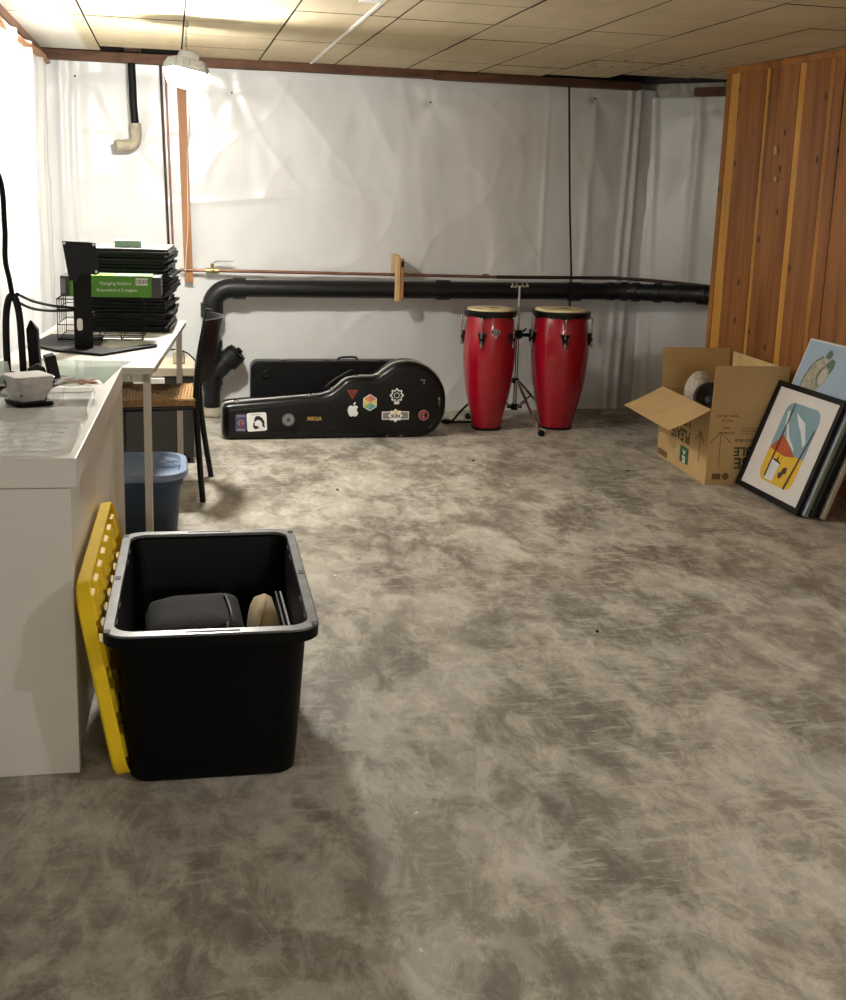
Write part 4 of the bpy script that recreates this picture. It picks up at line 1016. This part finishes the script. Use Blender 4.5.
poly(b, [(ax0 + .10, ay1 - .04), (ax0 + .125, ay1 - .06), (ax0 + .165, ay1 - .10), (ax0 + .19, hz + .12), (ax0 + .255, hz + .055), (ax0 + .265, hz + .075), (ax0 + .20, hz + .16), (ax0 + .14, ay1 - .055)], z + .0018)
poly(b, [(ax0 + .03, ay1 - .05), (ax0 + .045, ay1 - .04), (ax0 + .07, ay1 - .10), (ax0 + .055, ay1 - .12)], z + .0018)
poly(b, [(ax0 + .05, hz - .05), (ax0 + .09, hz - .045), (ax0 + .14, hz - .06), (ax0 + .13, ay0 + .01), (ax0 + .06, ay0 + .01)], z + .0018)
poly(b, [(ax1 - .002, hz - .01), (ax1 + .025, hz - .03), (ax1 + .01, hz - .05), (ax1 - .01, hz - .04)], z + .0002, .0004)
b.k = 4
poly(b, [(ax0 + .052, ay0 + .02), (ax0 + .064, ay0 + .02), (ax0 + .066, ay1 - .0), (ax0 + .060, ay1 - .0)], z + .0026)
poly(b, [(ax1 - .064, ay0 + .0), (ax1 - .050, ay0 + .0), (ax1 - .003, ay1 - .09), (ax1 - .008, ay1 - .09)], z + .0026)
poly(b, [(ax0 + .17, ay0 + .035), (ax0 + .185, ay0 + .04), (ax0 + .20, ay0 + .065), (ax0 + .215, ay0 + .07), (ax0 + .21, ay0 + .098), (ax0 + .18, ay0 + .09), (ax0 + .175, ay0 + .068), (ax0 + .155, ay0 + .058)], z + .0026)
poly(b, [(ax0 + .075, hz - .04), (ax0 + .10, hz - .044), (ax0 + .105, hz - .016), (ax0 + .112, hz - .045), (ax0 + .145, hz - .052), (ax0 + .14, hz - .057), (ax0 + .075, hz - .05)], z + .0026)
b.build('print', ['sky', 'yprint', 'rust', 'cloud', 'plum'], t)
wd, ht = .525, .775
t = pic('canvas_print', 'pale blue canvas with a speckled pod and green leaves, tallest of the leaning pictures', 'picture', 2.7165, 4.955, wd, ht, .020, .36)
MB().box((0, 0, 0), (wd, ht, .018)).build('canvas', 'palegreen', t, bevel=.001)
MB().box((.004, .004, .0182), (wd - .004, ht - .004, .0192)).build('white_edge', 'mat_board', t)
b = MB(); zz = .0194; poly(b, [(.011, .006), (wd - .006, .006), (wd - .006, ht - .010), (.011, ht - .010)], zz)
ox, oy = .03, ht - .27
b.k = 1; pod = [(.06, .0), (.05, .045), (.055, .09), (.072, .135), (.10, .17), (.135, .195), (.175, .205), (.21, .19), (.235, .15), (.23, .10), (.205, .065), (.185, .03), (.18, -.02), (.07, -.03)]
poly(b, [(x + ox, y + oy) for x, y in pod], zz + .0008)
b.k = 2; poly(b, [(x + ox, y + oy) for x, y in [(.155, .20), (.165, .225), (.185, .235), (.205, .215), (.20, .195), (.18, .19)]], zz + .0015)
poly(b, [(x + ox, y + oy) for x, y in [(.185, .165), (.215, .195), (.245, .19), (.25, .155), (.235, .12), (.222, .15), (.20, .15)]], zz + .0015)
b.tube([(x + ox, y + oy, zz + .0012) for x, y in [(.055, .02), (.05, .045), (.055, .09), (.072, .135), (.10, .17), (.14, .198)]], .0028, 5)
b.tube([(x + ox, y + oy, zz + .0018) for x, y in [(.185, .16), (.16, .13), (.155, .095), (.17, .065), (.185, .06)]], .0028, 5)
b.k = 3; poly(b, circ(.028, 20, ox + .20, oy + .105, .04), zz + .0016)
b.build('painting', ['blueprint', 'shell', 'leaf', 'greyedge'], t)
t = pic('framed_print', 'black frame standing directly behind the blue canvas, only its side seen', 'picture', 2.741, 4.935, .535, .62, .030, .36)
b = MB(); border(b, .535, .63, .022, 0, .030); b.build('frame_border', 'black', t, bevel=.0015); MB().box((.021, .021, .004), (.514, .609, .012)).build('mat_board', 'mat_board', t)
t = pic('canvas_print', 'pale grey sided canvas leaning between the black frame and the brown board', 'picture', 2.776, 4.94, .555, .60, .020, .36)
MB().box((0, 0, 0), (.555, .60, .020)).build('canvas', 'greyedge', t, bevel=.0015)
t = pic('brown_board', 'brown board leaning on the panelling, rearmost of the leaning pictures', 'board', 2.812, 4.98, .575, .50, .012, .33)
MB().box((0, 0, 0), (.575, .50, .012)).build('board', 'brownboard', t, bevel=.0015)
for x in (.03, .52): MB().box((x, .01, .0125), (x + .02, .49, .022)).build('edge_strip', 'raw', t)

# little white hooks on the panelling
for (y, z, rz, lb) in ((5.525, 1.63, 0, 'small pale upright hook on the panelling, upper of two'), (5.50, 1.486, .6, 'small pale tilted hook on the panelling, lower of two')):
    s_ = (6.05 - y) / abs(WD.y); p = wp(s_, -.006, z)
    b = MB(); b.box((-.008, -.012, -.022 if rz == 0 else -.014), (.0055, .012, .022 if rz == 0 else .014)); b.k = 0
    o = b.build('wall_hook', 'raw', bevel=.004, world=Matrix.Translation(p) @ Matrix.Rotation(-rz, 4, 'X')); tag(o, lb, 'hook')

# ================================================================== BLACK TOTE
t = thing('storage_tote', 'large open black plastic tote standing on the floor beside the desk', 'tote', (.087, 2.836, 0), (0, 0, math.radians(-1.3)))
rimz = .385
def R2(w_, d_, r_, z): return at(rr(w_, d_*1.045, r_, 6), z*1.02)
b = MB(); b.loft([R2(.375, .60, .045, .0), R2(.385, .615, .05, .006), R2(.40, .655, .05, .12), R2(.425, .69, .05, .33), R2(.44, .71, .05, .372), R2(.434, .704, .048, .372), R2(.416, .68, .045, .33), R2(.388, .64, .045, .12), R2(.372, .62, .04, .010)], True, True)
b.build('tote_body', 'tote', t, smooth=True, auto=30)
b = MB(); b.loft([R2(.438, .708, .05, .362), R2(.472, .752, .06, .353), R2(.480, .762, .062, .355), R2(.482, .765, .064, .381)], False, False); b.build('rim_skirt', 'tote', t, smooth=True, auto=30)
b = MB()
b.loft([R2(.482, .765, .064, .381), R2(.476, .759, .06, rimz), R2(.434, .705, .048, rimz), R2(.430, .70, .046, .378)], False, False)
b_name = b.build('rim', 'rim', t, smooth=True, auto=30).name
b = MB()
rimo = bpy.data.objects[b_name]
for sx in (-1, 1):
    for y, l in ((-.362, .022), (0, .024), (.36, .022)): MB().box((sx*.229 - .007, y - l/2, rimz*1.02 + .0002), (sx*.229 + .007, y + l/2, rimz*1.02 + .0012)).build('rim_slot', 'tote', rimo)
for sy in (-1, 1): MB().box((-.06, sy*.383 - .003, rimz*1.02 + .0002), (.06, sy*.383 + .003, rimz*1.02 + .0012)).build('rim_slot', 'tote', rimo)
b = MB()
for sx in (-1, 1):
    for y in (-.27, -.16, .17, .26): MB().box((sx*.2165 - .0015, y, .366), (sx*.2165 + .0015, y + .035, .374)).build('wall_slot', 'greyp', rimo)
# contents
t = thing('padded_bag', 'soft black padded bag lying inside the black tote', 'bag', (.048, 2.84, .011), (0, 0, .03))
def softbox(w_, d_, h_, r_, amp, seed, n=4):
    b = MB(); rings = []
    for k, (f, z) in enumerate([(.80, 0), (.95, .06), (1, .25), (1, .6), (.97, .82), (.88, .95), (.6, 1.0), (.2, 1.01)]):
        ring = []
        for x, y in rr(w_*f, d_*f, r_*f, 6):
            q_ = Vector((x, y, z*h_)); n_ = noise.noise_vector(q_*9 + Vector((seed, 0, 0)))*amp; ring.append((x + n_.x*(z > 0), y + n_.y*(z > 0), z*h_ + n_.z*(z > .3)))
        rings.append(ring)
    return b.loft(rings)
softbox(.26, .32, .295, .06, .012, 3).build('bag_body', 'bag', t, smooth=True)
b = MB(); b.tube(spline([(.08, -.155, .22), (.085, -.10, .296), (.08, .05, .302), (.07, .14, .26)]), .0035, 6); b.build('zipper', 'gdark', t, smooth=True)
MB().tube(spline([(.072, -.12, .297), (.07, -.14, .285), (.073, -.156, .24)]), .0028, 6).build('zip_pull', 'brass', t, smooth=True)
t = thing('beige_cushion', 'rounded beige padded roll standing inside the black tote', 'cushion', (.225, 2.86, .012), (0, 0, .02))
b = MB(); rings = []
for k in range(13):
    z = k/12; f = .85 if z < .1 else (1 - max(0, (z - .45)/.55)**2.6)**.5 if z < 1 else .1
    rings.append([(x*max(f, .1), y*max(f, .1), z*.312) for x, y in rr(.082, .25, .040, 6)])
b.loft(rings); b.build('cushion_body', 'beige', t, smooth=True)
MB().tube(spline([(-.041, -.06, .10), (-.040, -.075, .19), (-.02, -.09, .27), (.0, -.04, .312)]), .003, 6).build('seam', 'beige', t, smooth=True)
for k, (x, lb) in enumerate(((.292, 'thin grey panel standing in the tote, next to the beige roll'), (.2795, 'thin dark slat in the tote between the grey panel and beige roll'))):
    o = MB().box((-.003, -.16, 0), (.003, .16, .265)).build('flat_panel', ['gdark', 'blackm'][k], bevel=.001, world=Matrix.Translation((x - .012, 2.86, .012))); tag(o, lb, 'panel')

# ================================================================== YELLOW LID
e2 = Vector((-.077, 0, .457)).normalized(); e1 = Vector((0, -1, 0)); e3 = e1.cross(e2)
# local x along -Y (toward camera), y up, z; underside (ribbed) faces the tote (+x)
t = thing('tote_lid', 'bright yellow ribbed plastic tote lid leaning on edge between the desk and the tote', 'lid')
e1 = Vector((0, 1, 0)); e3 = e1.cross(e2)
LX = Matrix.Translation((-.134, 2.90, .003)) @ Matrix.Rotation(math.radians(-1.2), 4, 'Z') @ basis(e1, e2, e3, (0, 0, 0)); t.matrix_world = LX
lw, lh = .79, .485
def LR(w_, h_, r_, z): return [(x, y + lh/2, z) for x, y in rr(w_, h_, r_, 7)]
b = MB(); b.loft([LR(lw - .05, lh - .05, .05, .0), LR(lw - .01, lh - .01, .07, .001), LR(lw, lh, .075, .006), LR(lw, lh, .075, .032), LR(lw - .006, lh - .006, .072, .034), LR(lw - .012, lh - .012, .07, .032), LR(lw - .014, lh - .014, .07, .008), LR(lw - .05, lh - .05, .05, .006)])
b.build('lid_shell', 'yellow', t, smooth=True, auto=30)
b = MB()
for i in range(7):
    x = -lw/2 + .085 + i*.104
    for j in range(4):
        y = .07 + j*.115
        b.loft([[(x + dx*1.0, y + dyy*1.0, .0065) for dx, dyy in ((-.036, -.04), (.036, -.04), (.036, .04), (-.036, .04))], [(x + dx*.72, y + dyy*.72, .034) for dx, dyy in ((-.036, -.04), (.036, -.04), (.036, .04), (-.036, .04))]])
b.build('rib_blocks', 'yellow', t, bevel=.003)
b = MB()
for i in range(6):
    x = -lw/2 + .137 + i*.104; b.box((x - .0015, .03, .0065), (x + .0015, lh - .03, .024))
for j in range(3): b.box((-lw/2 + .03, .1265 + j*.115, .0065), (lw/2 - .03, .1295 + j*.115, .024))
b.build('rib_webs', 'yellow', t)

# ================================================================== SMALL DEBRIS
deb = [((.56, 3.92), 'paper', 'small white chip on the floor right of the tote'), ((1.32, 3.28), 'void', 'dark crumb on the open floor in front of the drums'), ((2.27, 5.37), 'void', 'dark crumb on the floor left of the cardboard box'),
       ((1.53, 5.66), 'void', 'dark crumb on the floor in front of the left drum'), ((.52, 2.29), 'paper', 'tiny white fleck on the floor near the tote shadow'), ((.74, 5.13), 'void', 'dark crumb on the floor in front of the guitar case'), ((.43, 1.82), 'paper', 'tiny white fleck nearest the bottom edge of the picture'), ((2.25, 4.02), 'paper', 'small white chip on the floor left of the leaning pictures')]
for k, ((x, y), mt, lb) in enumerate(deb):
    r_ = random.Random(k); b = MB(); s_ = .007 if k not in (4, 6) else .004
    b.prism([(s_*1.6*math.cos(a)*(1 + r_.uniform(-.3, .3)), s_*.8*math.sin(a)*(1 + r_.uniform(-.3, .3))) for a in [2*math.pi*j/7 for j in range(7)]], .0003, s_*.5)
    o = b.build('debris_chip', mt, world=Matrix.Translation((x, y, 0)) @ Matrix.Rotation(r_.uniform(0, 3), 4, 'Z')); tag(o, lb, 'debris')

# repeats share a group
for key, grp in (('conga_drum', 'red conga drums'), ('guitar_case', 'guitar cases against the back wall'), ('nail', 'nail heads in the plastic sheeting'), ('signal_cord', 'cords from the arm loop to the monitor post'),
                 ('debris_chip', 'crumbs and chips on the concrete floor'), ('framed_print', 'leaning framed pictures'), ('canvas_print', 'leaning canvas prints'), ('wall_hook', 'small pale hooks on the panelling'), ('flat_panel', 'thin panels inside the tote')):
    for o in C.objects:
        if o.parent is None and o.name.split('.')[0] == key and o.get('label') and 'group' not in o: o['group'] = grp
